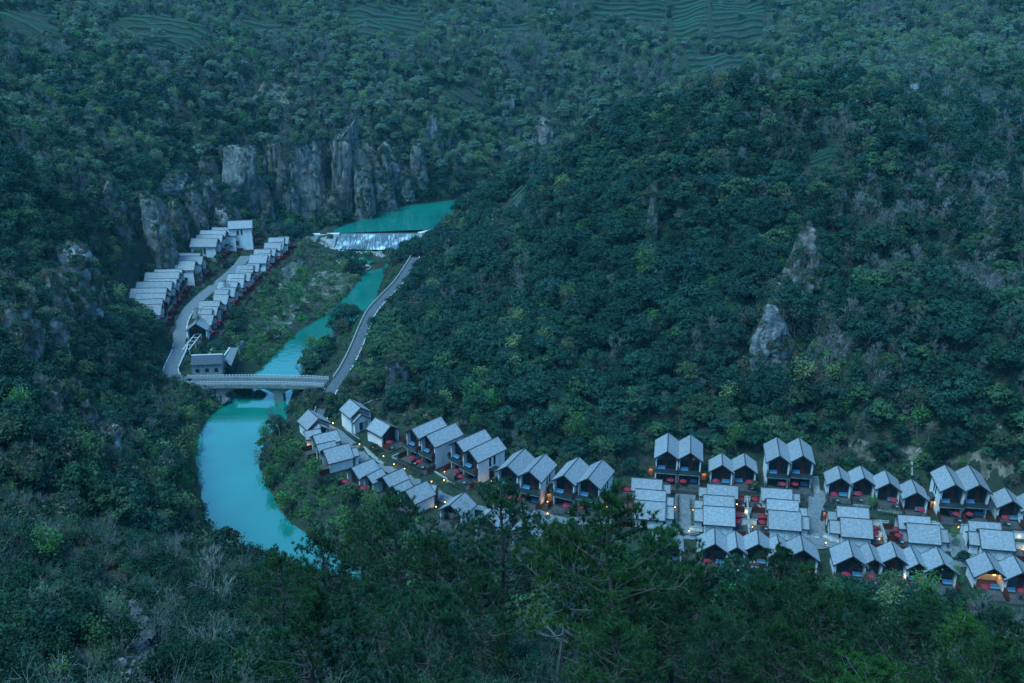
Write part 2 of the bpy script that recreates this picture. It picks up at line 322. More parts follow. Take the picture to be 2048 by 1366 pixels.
B('front villa with one grey roof half hidden behind the foreground pine', 5.6, H1, [(1337.5,1083,1335.7,1046,3.4,3.4,{})], st=1, group=GF, short='front villa half hidden by the pine')
B('long front villa of five gables with blue-lit glass below the second middle block', 5.6, 5.6, [(1430.6,1087.9,1429.5,1055,3.7,3.3,{}),(1475,1094.7,1470.5,1061,2.2,2.3,{'dz':-0.7}),(1518,1087.9,1515,1058.5,3.0,2.9,{}),(1561.2,1102.9,1554.3,1068.5,2.3,2.3,{'dz':-0.7}),(1607.6,1100,1601.5,1069.4,3.6,3.7,{})], st=1, group=GF, short='left five-gabled front villa')
B('long front villa of five gables with dining table on its central terrace', 5.6, 5.6, [(1707,1112.6,1697.2,1078.5,3.7,3.4,{}),(1750.5,1118.8,1736.4,1084,2.2,2.3,{'dz':-0.7}),(1793.8,1112.6,1782.9,1081.2,3.0,2.9,{}),(1839,1127,1821.2,1091,2.3,2.3,{'dz':-0.7}),(1888.8,1127.7,1873.5,1092.8,3.6,3.5,{})], st=1, group=GF, short='right five-gabled front villa')
B('front villa at the right picture edge with warm lamplight under its gable', 5.6, 5.6, [(1989,1137.3,1970.5,1102.3,3.5,3.2,{'lit':1}),(2047,1145.2,2027.2,1109.6,3.2,3.5,{'blue':1})], st=1, group=GF, short='lamp-lit front villa at right')
GA = 'villas of the lane by the bridge road'
B('small white gatehouse with porch gable beside the road end', 5.3, 5.6, [(637.7,836.7,617,818.2,3.6,3.6,{'white':1}),(643.5,852.5,636,844,2.0,2.0,{'annex':1})], st=1, group=GA, short='white gatehouse by the road end')
B('taller white gatehouse with warmly lit porch under a second gable', 5.3, 7.0, [(721.8,814.9,699.4,797.1,3.4,3.4,{'white':1}),(723.7,828.7,716.5,822.8,2.6,2.6,{'annex':1,'dz':-1.6,'porch':1})], st=1, group=GA, short='taller gatehouse with lit porch')
B('villa with one roof and a dark gable facing right beside a red parasol', 5.8, 5.6, [(781.7,851.1,750.7,834.7,3.2,3.2,{}),(742,842,752,846,2.2,2.2,{'annex':1,'dz':-.9})], st=1, group=GA, short='villa with dark right-facing gable')
B('cluster of overlapping roofs stepping down beside the riverside bushes', 5.2, 5.4, [(624.9,870.9,673.7,859,2.8,2.8,{}),(645.3,899.2,698,886,2.8,3.5,{}),(608,862,641,857,2.0,2.2,{'annex':1}),(632,889.4,669.7,880.8,2.0,2.2,{'annex':1,'dz':-.5}),(713.8,894,702.6,896.5,2.0,2.4,{'annex':1,'dz':-.8})], st=1, group=GA, short='roof cluster beside the riverside bushes')
B('stepped row of five dark-gabled villas facing the river below the lane', 5.8, 5.5, [(701.9,934.7,746.3,916.2,3.0,3.0,{}),(732.6,950.4,763.4,936,2.2,2.2,{'dz':-.6}),(764,953.1,805.1,935.4,3.0,2.8,{}),(785.3,973,817.4,958.6,2.2,2.2,{'dz':-.6}),(809.9,981.2,853.6,960.7,3.0,3.3,{}),(874,970,861,968,2.0,2.4,{'annex':1,'dz':-1.0})], st=1, group=GA, short='stepped riverside row below the lane')
GC = 'two-storey villas on the curve of the lane'
B('two-storey twin villa above the white terrace wall, furthest left of its kind', 6.6, HB, [(822.2,857.6,881.5,832.5,3.0,3.0,{}),(851.8,870.7,910.5,845,3.0,3.2,{})], st=2, group=GC, short='leftmost two-storey villa on the lane')
B('two-storey twin villa with lamp-lit white side wall and slit windows', 6.6, HB, [(911.8,882.6,969.8,857.6,3.0,3.0,{}),(936.8,900.4,995.5,872.7,3.0,3.2,{'win':1})], st=2, group=GC, short='two-storey villa with lit side wall')
B('two-storey twin villa just left of the orange-lit passage', 6.8, HB, [(1014.2,932,1049.1,896.5,3.1,3.0,{}),(1057.7,942.6,1090.6,907,3.0,3.2,{'win':1})], st=2, group=GC, short='two-storey villa left of the lit passage')
B('two-storey twin villa just right of the orange-lit passage', 6.8, HB, [(1126.9,950.5,1158.5,913.6,3.1,3.0,{}),(1175.7,956.5,1205.3,918.9,3.0,3.2,{'win':1})], st=2, group=GC, short='two-storey villa right of the lit passage')
B('low villa with a bent grey roof above the small lawn', 5.5, 5.5, [(899.4,1009.9,929.5,983.9,3.4,3.3,{})], st=1, group=GA, short='low villa above the small lawn')
B('low villa mostly hidden by the tall foreground pine', 5.5, 5.5, [(970,1032,1003,1002,3.3,3.3,{})], st=1, group=GA, short='villa behind the tall pine')
B('low villa with bright roof and white end wall among pine tops', 5.5, 5.5, [(1046,1052,1075.3,1018.6,3.3,3.5,{})], st=1, group=GA, short='bright-roofed villa among pine tops')
# far village, upper row
B('tallest white house with bare side wall at the far end below the cliff', 8.6, 12.0, [(504.5,439.7,455.3,442,3.6,3.4,{'win':-1})], st=3, group=GL, short='tallest far house below the cliff')
B('two far villas left of the tallest house, one behind the other', 8.4, 9.6, [(475,454.6,424.3,454.6,3.6,3.4,{}),(452.5,460.4,401,460.4,3.6,3.5,{})], st=2, group=GL, short='far villas left of the tallest house')
B('pair of far villas whose white side wall has two slit windows', 8.2, 9.4, [(446,469.5,393.3,469.5,3.5,3.5,{}),(435.6,476.3,382.5,476.3,3.7,3.5,{'win':-1})], st=2, group=GL, short='far villas with slit windows')
B('three far villas in the middle of the uphill row with a blank white wall', 7.8, 9.2, [(401,505.7,352,505.7,3.3,3.3,{}),(406.6,512,356,511.8,3.3,3.3,{}),(391,521,341,521.6,3.7,3.5,{})], st=2, group=GL, short='middle villas of the uphill row')
B('pair of villas fourth from the near end of the uphill row', 7.4, 9.0, [(364.8,538,309.3,538.7,3.4,3.4,{}),(359.3,543.6,290.6,544.7,3.5,3.5,{})], st=2, group=GL, short='fourth uphill pair from near end')
B('pair of villas third from the near end of the uphill row', 7.2, 9.0, [(353.8,556.8,297.2,557.9,3.4,3.4,{}),(345,562.3,273.6,563.4,3.6,3.5,{})], st=2, group=GL, short='third uphill pair from near end')
B('pair of villas second from the near end of the uphill row', 7.0, 9.0, [(334,575.5,261.5,576.6,3.5,3.5,{}),(332.4,585.9,272.5,586.4,3.4,3.4,{})], st=2, group=GL, short='second uphill pair from near end')
B('pair of villas nearest the bridge in the uphill row, with bare white end wall', 6.8, 9.0, [(325.2,596.3,253.3,600.7,3.5,3.5,{}),(323.6,607.9,266.5,610,3.7,3.5,{})], st=2, group=GL, short='nearest uphill pair')
rr = [((578.3,473.2),(555.7,473.2)),((568.5,475),(537.4,475)),((568.5,484),(545.4,483.8)),((563.3,485.3),(529.3,485.3)),((552.7,496.6),(527.8,496.2)),((541.4,498.4),(508.8,498.4)),((541.4,506.9),(516.9,506.9)),((535.5,509.8),(500,509.4)),
      ((519.4,527),(493.4,527)),((507.3,529.9),(473.3,529.9)),((506.6,539.4),(480.6,539)),((502.9,544.4),(475,544)),((490.2,547.7),(455.7,547)),((489.2,557),(462.8,557)),((476,563.6),(437,562.5)),((471.6,574.6),(443,574.6)),((457.9,578.4),(430,578)),((457.9,589.4),(429.3,588.9)),
      ((440.3,601.5),(399,601.5)),((436.4,613),(406.8,612.5)),((424.9,618),(388,618)),((427.7,629.5),(397.5,629))]
ordn = ['farthest from the bridge', 'second from the weir end', 'third from the weir end', 'fourth from the weir end', 'fifth from the weir end', 'middle pair', 'fifth from the bridge end', 'fourth from the bridge end', 'third from the bridge end', 'second from the bridge end', 'next to the corner house']
for i in range(11):
    a, b = rr[2*i], rr[2*i+1]; zg = 7.6-0.12*i
    B('pair of low villas in the riverside row, '+ordn[i], zg, 5.9, [(*a[0],*a[1],3.2,3.2,{}),(*b[0],*b[1],3.4,3.2,{})], st=1, group=GR, short='riverside pair '+ordn[i], wood=1)
B('corner house with dark gable facing the camera at the near end of far village', 6.0, 6.2, [(390.9,647.6,398.6,634.4,3.6,3.6,{})], st=1, group=GR, short='corner house of the far village')

def geom(b):
    for u in b['units']:
        dz = u[6].get('dz', -1.4 if u[6].get('annex') else 0.0); zr = b['zg']+b['H']+dz
        yield u, P(u[0], u[1], zr), P(u[2], u[3], zr), zr
FOOT = []
for b in BUILD:
    zg = b['zg']
    for u, F_, B_, zr in geom(b):
        a = (B_-F_).xy; L = a.length; a.normalize(); c = (F_.xy+B_.xy)/2; yaw = math.atan2(-a.x, a.y); hw = max(u[4], u[5])
        FOOT.append((c.x, c.y, hw, L/2, yaw, zg)); flatten_rect(c.x-a.x*1.2, c.y-a.y*1.2, hw+0.6, L/2+2.0, yaw, zg-0.35)
_a, _b = P(445,708.6,10.8), P(383,711,10.8); FOOT.append(((_a.x+_b.x)/2, (_a.y+_b.y)/2, 3.4, (_a-_b).length/2, math.pi/2, 5.2)); flatten_rect((_a.x+_b.x)/2, (_a.y+_b.y)/2-2, (_a-_b).length/2+1, 5.5, 0, 4.7)
_c = P(462,712,7.6); FOOT.append((_c.x, _c.y, 3.0, 7.0, -.3, 5))
for k, (pts, hw) in ROADS.items():
    if k == 'bridge_road': pts = [p for p in pts if p[0] < P(352, 760, 5.6).x+0.5 or p[1] > P(349, 722, 5.7).y]
    flatten_line(pts, hw)
carve(RIVER, 0.0); carve(MINI, 0.5, 2.0, 0.8)
for k in range(9):                              # bed under the weir apron
    f = k/8; a0, a1 = P(680,469,4).lerp(P(672,500,0), f), P(836,468,4).lerp(P(834,503,0), f); c = (a0+a1)/2; flatten_rect(c.x, c.y, (a1-a0).length/2, .9, 0, 2.6*(1-f)-1.2, blend=3.0)
def footdist(x, y):
    d = np.full(np.shape(x), 1e9)
    for cx, cy, hx, hy, yaw, z in FOOT:
        c, s = math.cos(yaw), math.sin(yaw); dx, dy = x-cx, y-cy; lx = np.abs(dx*c+dy*s)-hx; ly = np.abs(-dx*s+dy*c)-hy
        d = np.minimum(d, np.hypot(np.maximum(lx, 0), np.maximum(ly, 0)))
    return d

# ---------------------------------------------------------------- materials of the place
def ground_mat():
    m = bpy.data.materials.new('hillside'); m.use_nodes = True; t = m.node_tree; b = t.nodes['Principled BSDF']; b.inputs['Roughness'].default_value = 0.95; b.inputs['Specular IOR Level'].default_value = 0.1
    tc = t.nodes.new('ShaderNodeTexCoord')
    def noise(s, d=4):
        n = t.nodes.new('ShaderNodeTexNoise'); n.inputs['Scale'].default_value = s; n.inputs['Detail'].default_value = d; t.links.new(tc.outputs['Object'], n.inputs['Vector']); return n.outputs['Fac']
    def ramp(f, p0, p1, c0, c1):
        r = t.nodes.new('ShaderNodeValToRGB'); r.color_ramp.elements[0].position = p0; r.color_ramp.elements[1].position = p1; r.color_ramp.elements[0].color = (*c0, 1); r.color_ramp.elements[1].color = (*c1, 1); t.links.new(f, r.inputs[0]); return r.outputs[0]
    c1 = ramp(noise(0.9, 6), 0.35, 0.7, (0.014, 0.026, 0.016), (0.032, 0.05, 0.028)); c2 = ramp(noise(2.5, 5), 0.4, 0.65, (0.024, 0.026, 0.019), (0.055, 0.054, 0.04))
    f = ramp(noise(0.12, 4), 0.42, 0.6, (0, 0, 0), (1, 1, 1)); mx = t.nodes.new('ShaderNodeMix'); mx.data_type = 'RGBA'; t.links.new(f, mx.inputs[0]); t.links.new(c1, mx.inputs[6]); t.links.new(c2, mx.inputs[7])
    t.links.new(mx.outputs[2], b.inputs['Base Color'])
    bp = t.nodes.new('ShaderNodeBump'); bp.inputs['Strength'].default_value = 0.6; bp.inputs['Distance'].default_value = 0.4; t.links.new(noise(1.6, 6), bp.inputs['Height']); t.links.new(bp.outputs[0], b.inputs['Normal'])
    MATS['hillside'] = m
ground_mat()
mat('asphalt', (0.06,0.065,0.075), (0.10,0.105,0.115), scale=1.2, rough=0.85)
mat('paving', (0.11,0.115,0.125), (0.17,0.17,0.18), scale=1.5, rough=0.8)
mat('kerb', (0.5,0.5,0.49), (0.62,0.61,0.6), scale=2, rough=0.8)
mat('concrete', (0.17,0.17,0.165), (0.28,0.275,0.26), scale=0.9, rough=0.85, bump=0.1)
mat('white_rail', (0.46,0.46,0.45), (0.60,0.59,0.57), scale=3, rough=0.7)
mat('white_wall', (0.60,0.59,0.57), (0.76,0.75,0.73), scale=0.7, rough=0.85, ramp=(0.3, 0.55), stretch=(1,1,0.35))
mat('fence_wall', (0.30,0.33,0.29), (0.70,0.69,0.66), scale=1.6, rough=0.9, ramp=(0.36, 0.56), stretch=(1.6,1.6,0.3), detail=6)
mat('dark_timber', (0.018,0.016,0.016), (0.035,0.03,0.028), scale=4, rough=0.6)
mat('red_timber', (0.075,0.018,0.013), (0.115,0.027,0.018), scale=3, rough=0.5, stretch=(6,6,0.6))
mat('deck_boards', (0.045,0.042,0.045), (0.09,0.08,0.08), scale=3, rough=0.7, stretch=(8,0.6,1))
mat('glass', (0.012,0.022,0.034), rough=0.08, spec=0.55)
mat('blue_glass', (0.03,0.10,0.16), rough=0.1, spec=0.6)
mat('pane_clear', (0.03,0.06,0.07), rough=0.05, spec=0.6)
mat('parasol_red', (0.20,0.008,0.018), (0.26,0.012,0.025), scale=3, rough=0.7)
mat('cushion_blue', (0.07,0.19,0.32), (0.10,0.24,0.38), scale=4, rough=0.8)
mat('pale_cushion', (0.40,0.42,0.44), rough=0.9)
mat('metal_dark', (0.03,0.03,0.032), rough=0.45, spec=0.5)
mat('stone_wall', (0.20,0.20,0.21), (0.36,0.36,0.36), scale=2.2, rough=0.9, bump=0.5)
mat('tile_dark', (0.045,0.055,0.075), (0.075,0.085,0.11), scale=2, rough=0.6)
mat('lawn', (0.035,0.085,0.025), (0.06,0.12,0.035), scale=2.5, rough=0.95)
mat('scar_soil', (0.06,0.055,0.04), (0.20,0.16,0.12), scale=0.5, rough=0.95, bump=0.5)
def slate():
    m = bpy.data.materials.new('slate'); m.use_nodes = True; t = m.node_tree; b = t.nodes['Principled BSDF']; b.inputs['Roughness'].default_value = 0.62; b.inputs['Specular IOR Level'].default_value = 0.35
    uv = t.nodes.new('ShaderNodeUVMap'); br = t.nodes.new('ShaderNodeTexBrick'); br.inputs['Scale'].default_value = 1.0; br.inputs['Brick Width'].default_value = 0.42; br.inputs['Row Height'].default_value = 0.3; br.inputs['Mortar Size'].default_value = 0.022; br.inputs['Mortar Smooth'].default_value = 0.2
    br.inputs['Color1'].default_value = (0.205,0.205,0.22,1); br.inputs['Color2'].default_value = (0.30,0.298,0.315,1); br.inputs['Mortar'].default_value = (0.07,0.07,0.08,1); br.inputs['Bias'].default_value = 0.0
    t.links.new(uv.outputs[0], br.inputs['Vector'])
    oi = t.nodes.new('ShaderNodeObjectInfo'); tc = t.nodes.new('ShaderNodeTexCoord'); n = t.nodes.new('ShaderNodeTexNoise'); n.inputs['Scale'].default_value = 2.2; n.inputs['Detail'].default_value = 6
    t.links.new(tc.outputs['Object'], n.inputs['Vector']); r = t.nodes.new('ShaderNodeMapRange'); r.inputs['From Min'].default_value = 0.3; r.inputs['From Max'].default_value = 0.7; r.inputs['To Min'].default_value = 0.88; r.inputs['To Max'].default_value = 1.12
    t.links.new(n.outputs['Fac'], r.inputs['Value'])
    mr = t.nodes.new('ShaderNodeMapRange'); mr.inputs['To Min'].default_value = 0.9; mr.inputs['To Max'].default_value = 1.12; t.links.new(oi.outputs['Random'], mr.inputs['Value'])
    mu = t.nodes.new('ShaderNodeMath'); mu.operation = 'MULTIPLY'; t.links.new(r.outputs[0], mu.inputs[0]); t.links.new(mr.outputs[0], mu.inputs[1])
    hs = t.nodes.new('ShaderNodeHueSaturation'); t.links.new(br.outputs['Color'], hs.inputs['Color']); t.links.new(mu.outputs[0], hs.inputs['Value']); t.links.new(hs.outputs[0], b.inputs['Base Color'])
    bp = t.nodes.new('ShaderNodeBump'); bp.inputs['Strength'].default_value = 0.5; bp.inputs['Distance'].default_value = 0.05; t.links.new(br.outputs['Color'], bp.inputs['Height']); t.links.new(bp.outputs[0], b.inputs['Normal'])
    MATS['slate'] = m
slate()

# ---------------------------------------------------------------- ground sheet
ny, nx = GX.shape
idx = np.arange(ny*nx).reshape(ny, nx)
Fq = np.stack([idx[:-1,:-1], idx[:-1,1:], idx[1:,1:], idx[1:,:-1]], -1).reshape(-1, 4)
terrain = link('terrain', npmesh('terrain', np.stack([GX, GY, GZ], -1).reshape(-1, 3), Fq, ['hillside'], smooth=True)); tag(terrain, kind='structure')

# ---------------------------------------------------------------- water
def water_mat():
    m = bpy.data.materials.new('river_water'); m.use_nodes = True; t = m.node_tree; b = t.nodes['Principled BSDF']
    b.inputs['Base Color'].default_value = (0.006, 0.21, 0.17, 1); b.inputs['Roughness'].default_value = 0.06; b.inputs['IOR'].default_value = 1.75; b.inputs['Specular IOR Level'].default_value = 0.8
    tc = t.nodes.new('ShaderNodeTexCoord'); n = t.nodes.new('ShaderNodeTexNoise'); n.inputs['Scale'].default_value = 0.7; n.inputs['Detail'].default_value = 3; mp = t.nodes.new('ShaderNodeMapping'); mp.inputs['Scale'].default_value = (0.6, 1.0, 1)
    t.links.new(tc.outputs['Object'], mp.inputs[0]); t.links.new(mp.outputs[0], n.inputs['Vector']); bp = t.nodes.new('ShaderNodeBump'); bp.inputs['Strength'].default_value = 0.12; bp.inputs['Distance'].default_value = 0.15
    t.links.new(n.outputs['Fac'], bp.inputs['Height']); t.links.new(bp.outputs[0], b.inputs['Normal'])
    n2 = t.nodes.new('ShaderNodeTexNoise'); n2.inputs['Scale'].default_value = 0.05; t.links.new(tc.outputs['Object'], n2.inputs['Vector'])
    r = t.nodes.new('ShaderNodeValToRGB'); r.color_ramp.elements[0].position = 0.35; r.color_ramp.elements[1].position = 0.65; r.color_ramp.elements[0].color = (0.003,0.12,0.092,1); r.color_ramp.elements[1].color = (0.005,0.155,0.118,1)
    t.links.new(n2.outputs['Fac'], r.inputs[0]); t.links.new(r.outputs[0], b.inputs['Base Color'])
    MATS['river_water'] = m
water_mat()
def sheet(name, poly, z, m, grow=0.0):
    mb = MB(); mb.poly([(p[0], p[1], z) for p in poly]); return mb.build(name, m)
def grow(poly, d):
    c = [Vector((p[0], p[1])) for p in poly]; n = len(c); out = []; A = sum(c[i].x*c[(i+1)%n].y-c[(i+1)%n].x*c[i].y for i in range(n)); sg = 1 if A > 0 else -1
    for i in range(n):
        t = (c[(i+1)%n]-c[i-1]).normalized(); out.append(c[i]+Vector((t.y, -t.x))*d*sg)
    return out
tag(sheet('river', grow(RIVER, 0.9), 0.0, 'river_water'), kind='structure')
tag(sheet('reservoir_water', grow(POOL[1:-1], 0.6)+[], 4.0, 'river_water'), kind='structure')
tag(sheet('side_pool', grow(MINI, 0.4), 0.5, 'river_water'), kind='structure')
def strip(name, pts, hw, m, dz=0.0, kind='structure', skirt=0.0):
    mb = MB(); L = []; n = len(pts); s = 0.0
    for i in range(n):
        a = np.array(pts[max(i-1, 0)][:2]); b = np.array(pts[min(i+1, n-1)][:2]); t = (b-a)/(np.linalg.norm(b-a)+1e-9); q = np.array([t[1], -t[0]])
        h = hw[i] if isinstance(hw, (list, np.ndarray)) else hw
        L.append((np.r_[np.array(pts[i][:2])-q*h, pts[i][2]+dz], np.r_[np.array(pts[i][:2])+q*h, pts[i][2]+dz]))
    for (a, b), (c, d) in zip(L[:-1], L[1:]): mb.poly([a, b, d, c])
    o = mb.build(name, m); tag(o, kind=kind); return o, L
EDGES = {}
for k, (pts, hw) in ROADS.items():
    if k == 'bridge_road': 
        nb = max(i for i, p in enumerate(pts) if p[0] > P(352, 760, 5.6).x)
        _, EDGES['lane'] = strip('lane', pts[nb-1:], 2.3, 'paving'); BR = pts[:nb+1]
    else: _, EDGES[k] = strip('valley_road', pts, hw, 'asphalt')

# ================================================================ HOUSES
SL = 0.72                                       # roof slope
def unit(par, b, u, F_, B_, zr):
    o = u[6]; st = b['st']; zg = b['zg']; hl, hr = u[4], u[5]; annex = o.get('annex'); side = b.get('mid')
    a = (B_-F_).xy; L = a.length; a.normalize(); yaw = math.atan2(-a.x, a.y)
    loc = Vector((F_.x, F_.y, zg))-par.location
    T = zr-zg; th = 0.2
    def add(mb, name, m, parent=par, **k): return mb.build(name, m, parent, loc if parent is par else None, yaw if parent is par else 0.0, **k)
    # roof: two slopes with thickness, ridge cap and barge boards
    for sg, h in ((-1, hl), (1, hr)):
        mb = MB(); sl = math.hypot(h, SL*h); z1 = T-SL*h
        p = [(0,0,T),(sg*h,0,z1),(sg*h,L,z1),(0,L,T)]; uv = [(0,0),(0,sl),(L,sl),(L,0)]
        q = [(x,y,z-th) for x,y,z in p]
        if sg > 0: mb.poly(p, uv); mb.poly(q[::-1])
        else: mb.poly(p[::-1], uv[::-1]); mb.poly(q)
        mb.cur = 1
        mb.poly([p[1],p[2],q[2],q[1]]); mb.poly([p[0],p[1],q[1],q[0]]); mb.poly([p[2],p[3],q[3],q[2]])
        rf = add(mb, 'roof', ['slate','dark_timber'])
        mb = MB(); d = 0.26
        c0 = [(0,-0.07,T+0.05),(sg*(h+.04),-0.07,T-SL*(h+.04)+.05),(sg*(h+.04),-0.07,T-SL*(h+.04)-d),(0,-0.07,T-d)]
        mb.prism(c0 if sg < 0 else c0[::-1], (0,0.14,0)); mb.build('barge_board','metal_dark', rf)
        mb = MB(); c0 = [(x, L-0.06, z) for x,y,z in c0]; mb.prism(c0 if sg < 0 else c0[::-1], (0,0.14,0)); mb.build('barge_board','metal_dark', rf)
        mb = MB(); mb.box(sg*h-(.02 if sg<0 else -.005), sg*h+(.10 if sg>0 else .005) if sg>0 else sg*h+.005, .1, L-.1, z1-.24, z1-.10) if sg>0 else mb.box(-h-.10, -h-.005, .1, L-.1, z1-.24, z1-.10)
        mb.build('gutter','metal_dark', rf)
        if sg < 0:
            mb = MB(); mb.prism([(-.13,0,T-.05),(.13,0,T-.05),(.05,0,T+.09),(-.05,0,T+.09)], (0,L,0)); mb.build('ridge_cap','metal_dark', rf)
    ov = 0.42; xl, xr = -(hl-ov), hr-ov; wt = 0.32; y0 = 0.45 if not annex else 0.3; y1 = L-0.4; pl = -2.4
    white = o.get('white') or annex
    for sg, x in ((-1, xl), (1, xr)):           # side walls
        mb = MB(); zt = T-SL*abs(x)-th-0.06; xa, xb = (x, x+wt) if sg < 0 else (x-wt, x); mb.box(xa, xb, y0, y1, pl, zt)
        wl = add(mb, 'side_wall', 'white_wall')
        if o.get('win') == sg:
            for k in range(2):
                yy = L*0.42+k*1.5; zb = 3.5 if st > 1 else 1.0; mb = MB(); xo = x+sg*0.03; mb.box(min(x-sg*.05, xo), max(x-sg*.05, xo), yy, yy+0.75, zb+(3.1 if st > 2 else 0), zb+2.3+(3.1 if st > 2 else 0)); mb.build('window','glass', wl)
            if st == 2:
                mb = MB(); mb.box(min(x, x+sg*1.3), max(x, x+sg*1.3), L*.40, L*.40+2.6, 2.75, 2.95); mb.build('door_canopy','metal_dark', wl)
                mb = MB(); xo = x+sg*.04; mb.box(min(x-sg*.05, xo), max(x-sg*.05, xo), L*.42, L*.42+1.8, 0, 2.6); mb.build('door','red_timber', wl)
        elif side and sg*1 == (1 if a.x > 0 else -1):
            pass
    mb = MB(); yb = L-0.72; xa, xb = xl+wt, xr-wt   # back wall
    def top(x): return T-SL*abs(x)-th-.04
    mb.prism([(xa,yb,pl),(xb,yb,pl),(xb,yb,top(xb)),(0,yb,top(0)),(xa,yb,top(xa))], (0,.30,0)); add(mb, 'back_wall', 'white_wall')
    # glazed front with red timber panel
    yf = 1.7 if not annex else 0.55; ze = T-SL*max(hl, hr)+0.15
    def pane(x0, x1, z0, zcap, name, m, y=yf, parent=par, d=0.08):
        xs = [x0]+([0.0] if x0 < -0.01 and x1 > 0.01 else [])+[x1]
        tp = [(x, y, min(top(x)-.02, zcap)) for x in xs]
        if max(t[2] for t in tp) < z0+.1: return None
        pts = [(x0,y,z0),(x1,y,z0)]+tp[::-1]
        mb = MB(); mb.prism(pts, (0,d,0)); return add(mb, name, m, parent)
    if white:
        if o.get('porch'):
            pane(xa, xb, 2.7, 99, 'gable_wall', 'white_wall'); pane(xa, xa+1.2, 0, 2.7, 'gable_wall', 'white_wall'); pane(xa+1.25, xa+2.6, 0, 2.6, 'door', 'red_timber', y=yf+.9)
        else:
            pane(xa, xb, 0 if not annex else -.3, 99, 'gable_wall', 'white_wall' if o.get('white') else 'dark_timber')
    else:
        cw = xb-xa; cx = xa+cw*(0.52+0.06*((len(FACES)%3)-1)); r0, r1 = cx-.5, cx+.5
        lit = o.get('lit'); gm = 'blue_glass' if o.get('blue') else 'glass'
        for k in range(st):
            z0 = 3.1*k+0.06; z1 = 3.1*(k+1)-.3 if k < st-1 else ze
            if lit and k == 0: continue
            for q0, q1 in ((xa, r0), (r1, xb)):
                n = 2
                for j in range(n):
                    s0, s1 = q0+(q1-q0)*j/n, q0+(q1-q0)*(j+1)/n
                    pane(s0+.05, s1-.05, z0, z1, 'window_pane', gm)
                mbm = MB()
                for j in range(n+1):
                    s0 = q0+(q1-q0)*j/n; mbm.box(max(s0-.05, xa), min(s0+.05, xb), yf-.04, yf+.1, z0, z1)
                add(mbm, 'window_frame', 'metal_dark')
        if not lit: pane(r0, r1, 0.05, 99, 'timber_panel', 'red_timber', y=yf-.06)
        else: pane(r0, r1, ze+.1, 99, 'timber_panel', 'red_timber', y=yf-.06); 
        mb = MB(); mb.box(xa, xb, yf-.22, yf+.12, ze, ze+.16); add(mb, 'beam', 'metal_dark')
        for q0, q1 in ((xa+.03, (xa+r0)/2-.05), ((xa+r0)/2+.05, r0-.05), (r1+.05, (r1+xb)/2-.05), ((r1+xb)/2+.05, xb-.03)): pane(q0, q1, ze+.2, 99, 'gable_pane', gm)
        if lit:
            mb = MB(); mb.box(xa, xb, 4.2, 4.35, 0, ze); add(mb, 'room_wall', 'white_wall')
            mb = MB(); mb.box(xa, xb, yf, 4.2, ze-.1, ze-.02); add(mb, 'room_ceiling', 'white_wall')
        dk = o.get('deck', 3.0)
        mb = MB(); mb.box(xl-.25, xr+.25, -dk, yf+3.5, -.9, -0.0); add(mb, 'terrace_deck', 'deck_boards')
        mb = MB(); mb.box(xl-.2, xr+.2, -dk+.06, -dk+.1, .95, 1.0)
        for k in range(5): x = xl-.15+(xr-xl+.3)*k/4; mb.box(x-.02, x+.02, -dk+.05, -dk+.11, 0, .95)
        for z in (.25,.5,.75): mb.box(xl-.2, xr+.2, -dk+.07, -dk+.085, z, z+.015)
        add(mb, 'terrace_railing', 'metal_dark')
        for x in (xl-.1, xr+.02):
            mb = MB(); mb.box(x, x+.08, -dk+.5, .40, 0, 1.5 if not b.get('wood') else 1.1); add(mb, 'privacy_screen', 'red_timber')
        if st > 1:
            for k in range(1, st):
                z = 3.1*k; mb = MB(); mb.box(xa+.004, xb-.004, y0-.0, yf, z-.28, z); mb.box(xl-.05, xr+.05, -.75, y0-.004, z-.28, z); add(mb, 'balcony', 'metal_dark')
                mb = MB(); mb.box(xl, xr, -.72, -.69, z+.05, z+.95); bl = add(mb, 'balustrade_glass', 'pane_clear')
                mb = MB(); mb.box(xl-.03, xr+.03, -.75, -.66, z+.96, z+1.02); mb.build('handrail', 'white_rail' if False else 'metal_dark', bl)
                mb = MB(); mb.box(xl-.05, xr+.05, -.79, -.752, z-.2, z-.06); mb.build('edge_trim', 'concrete', bl)
                for x in (xl-.02, xr-.06):
                    mb = MB(); mb.box(x, x+.08, -.66, .42, z+.02, z+1.55); add(mb, 'privacy_screen', 'red_timber')
    M = Matrix.Translation((F_.x, F_.y, zg)) @ Matrix.Rotation(yaw, 4, 'Z')
    if not annex and not white: FACES.append(dict(M=M, xa=xa, xb=xb, yf=yf, st=st, b=b, L=L, yaw=yaw))
FACES = []
for b in BUILD:
    gs = list(geom(b)); c = sum((g[1] for g in gs), Vector())/len(gs)
    e = empty('villa', (c.x, c.y, b['zg'])); tag(e, b['label'], 'house', b['group']); b['obj'] = e
    for g in gs: unit(e, b, *g)

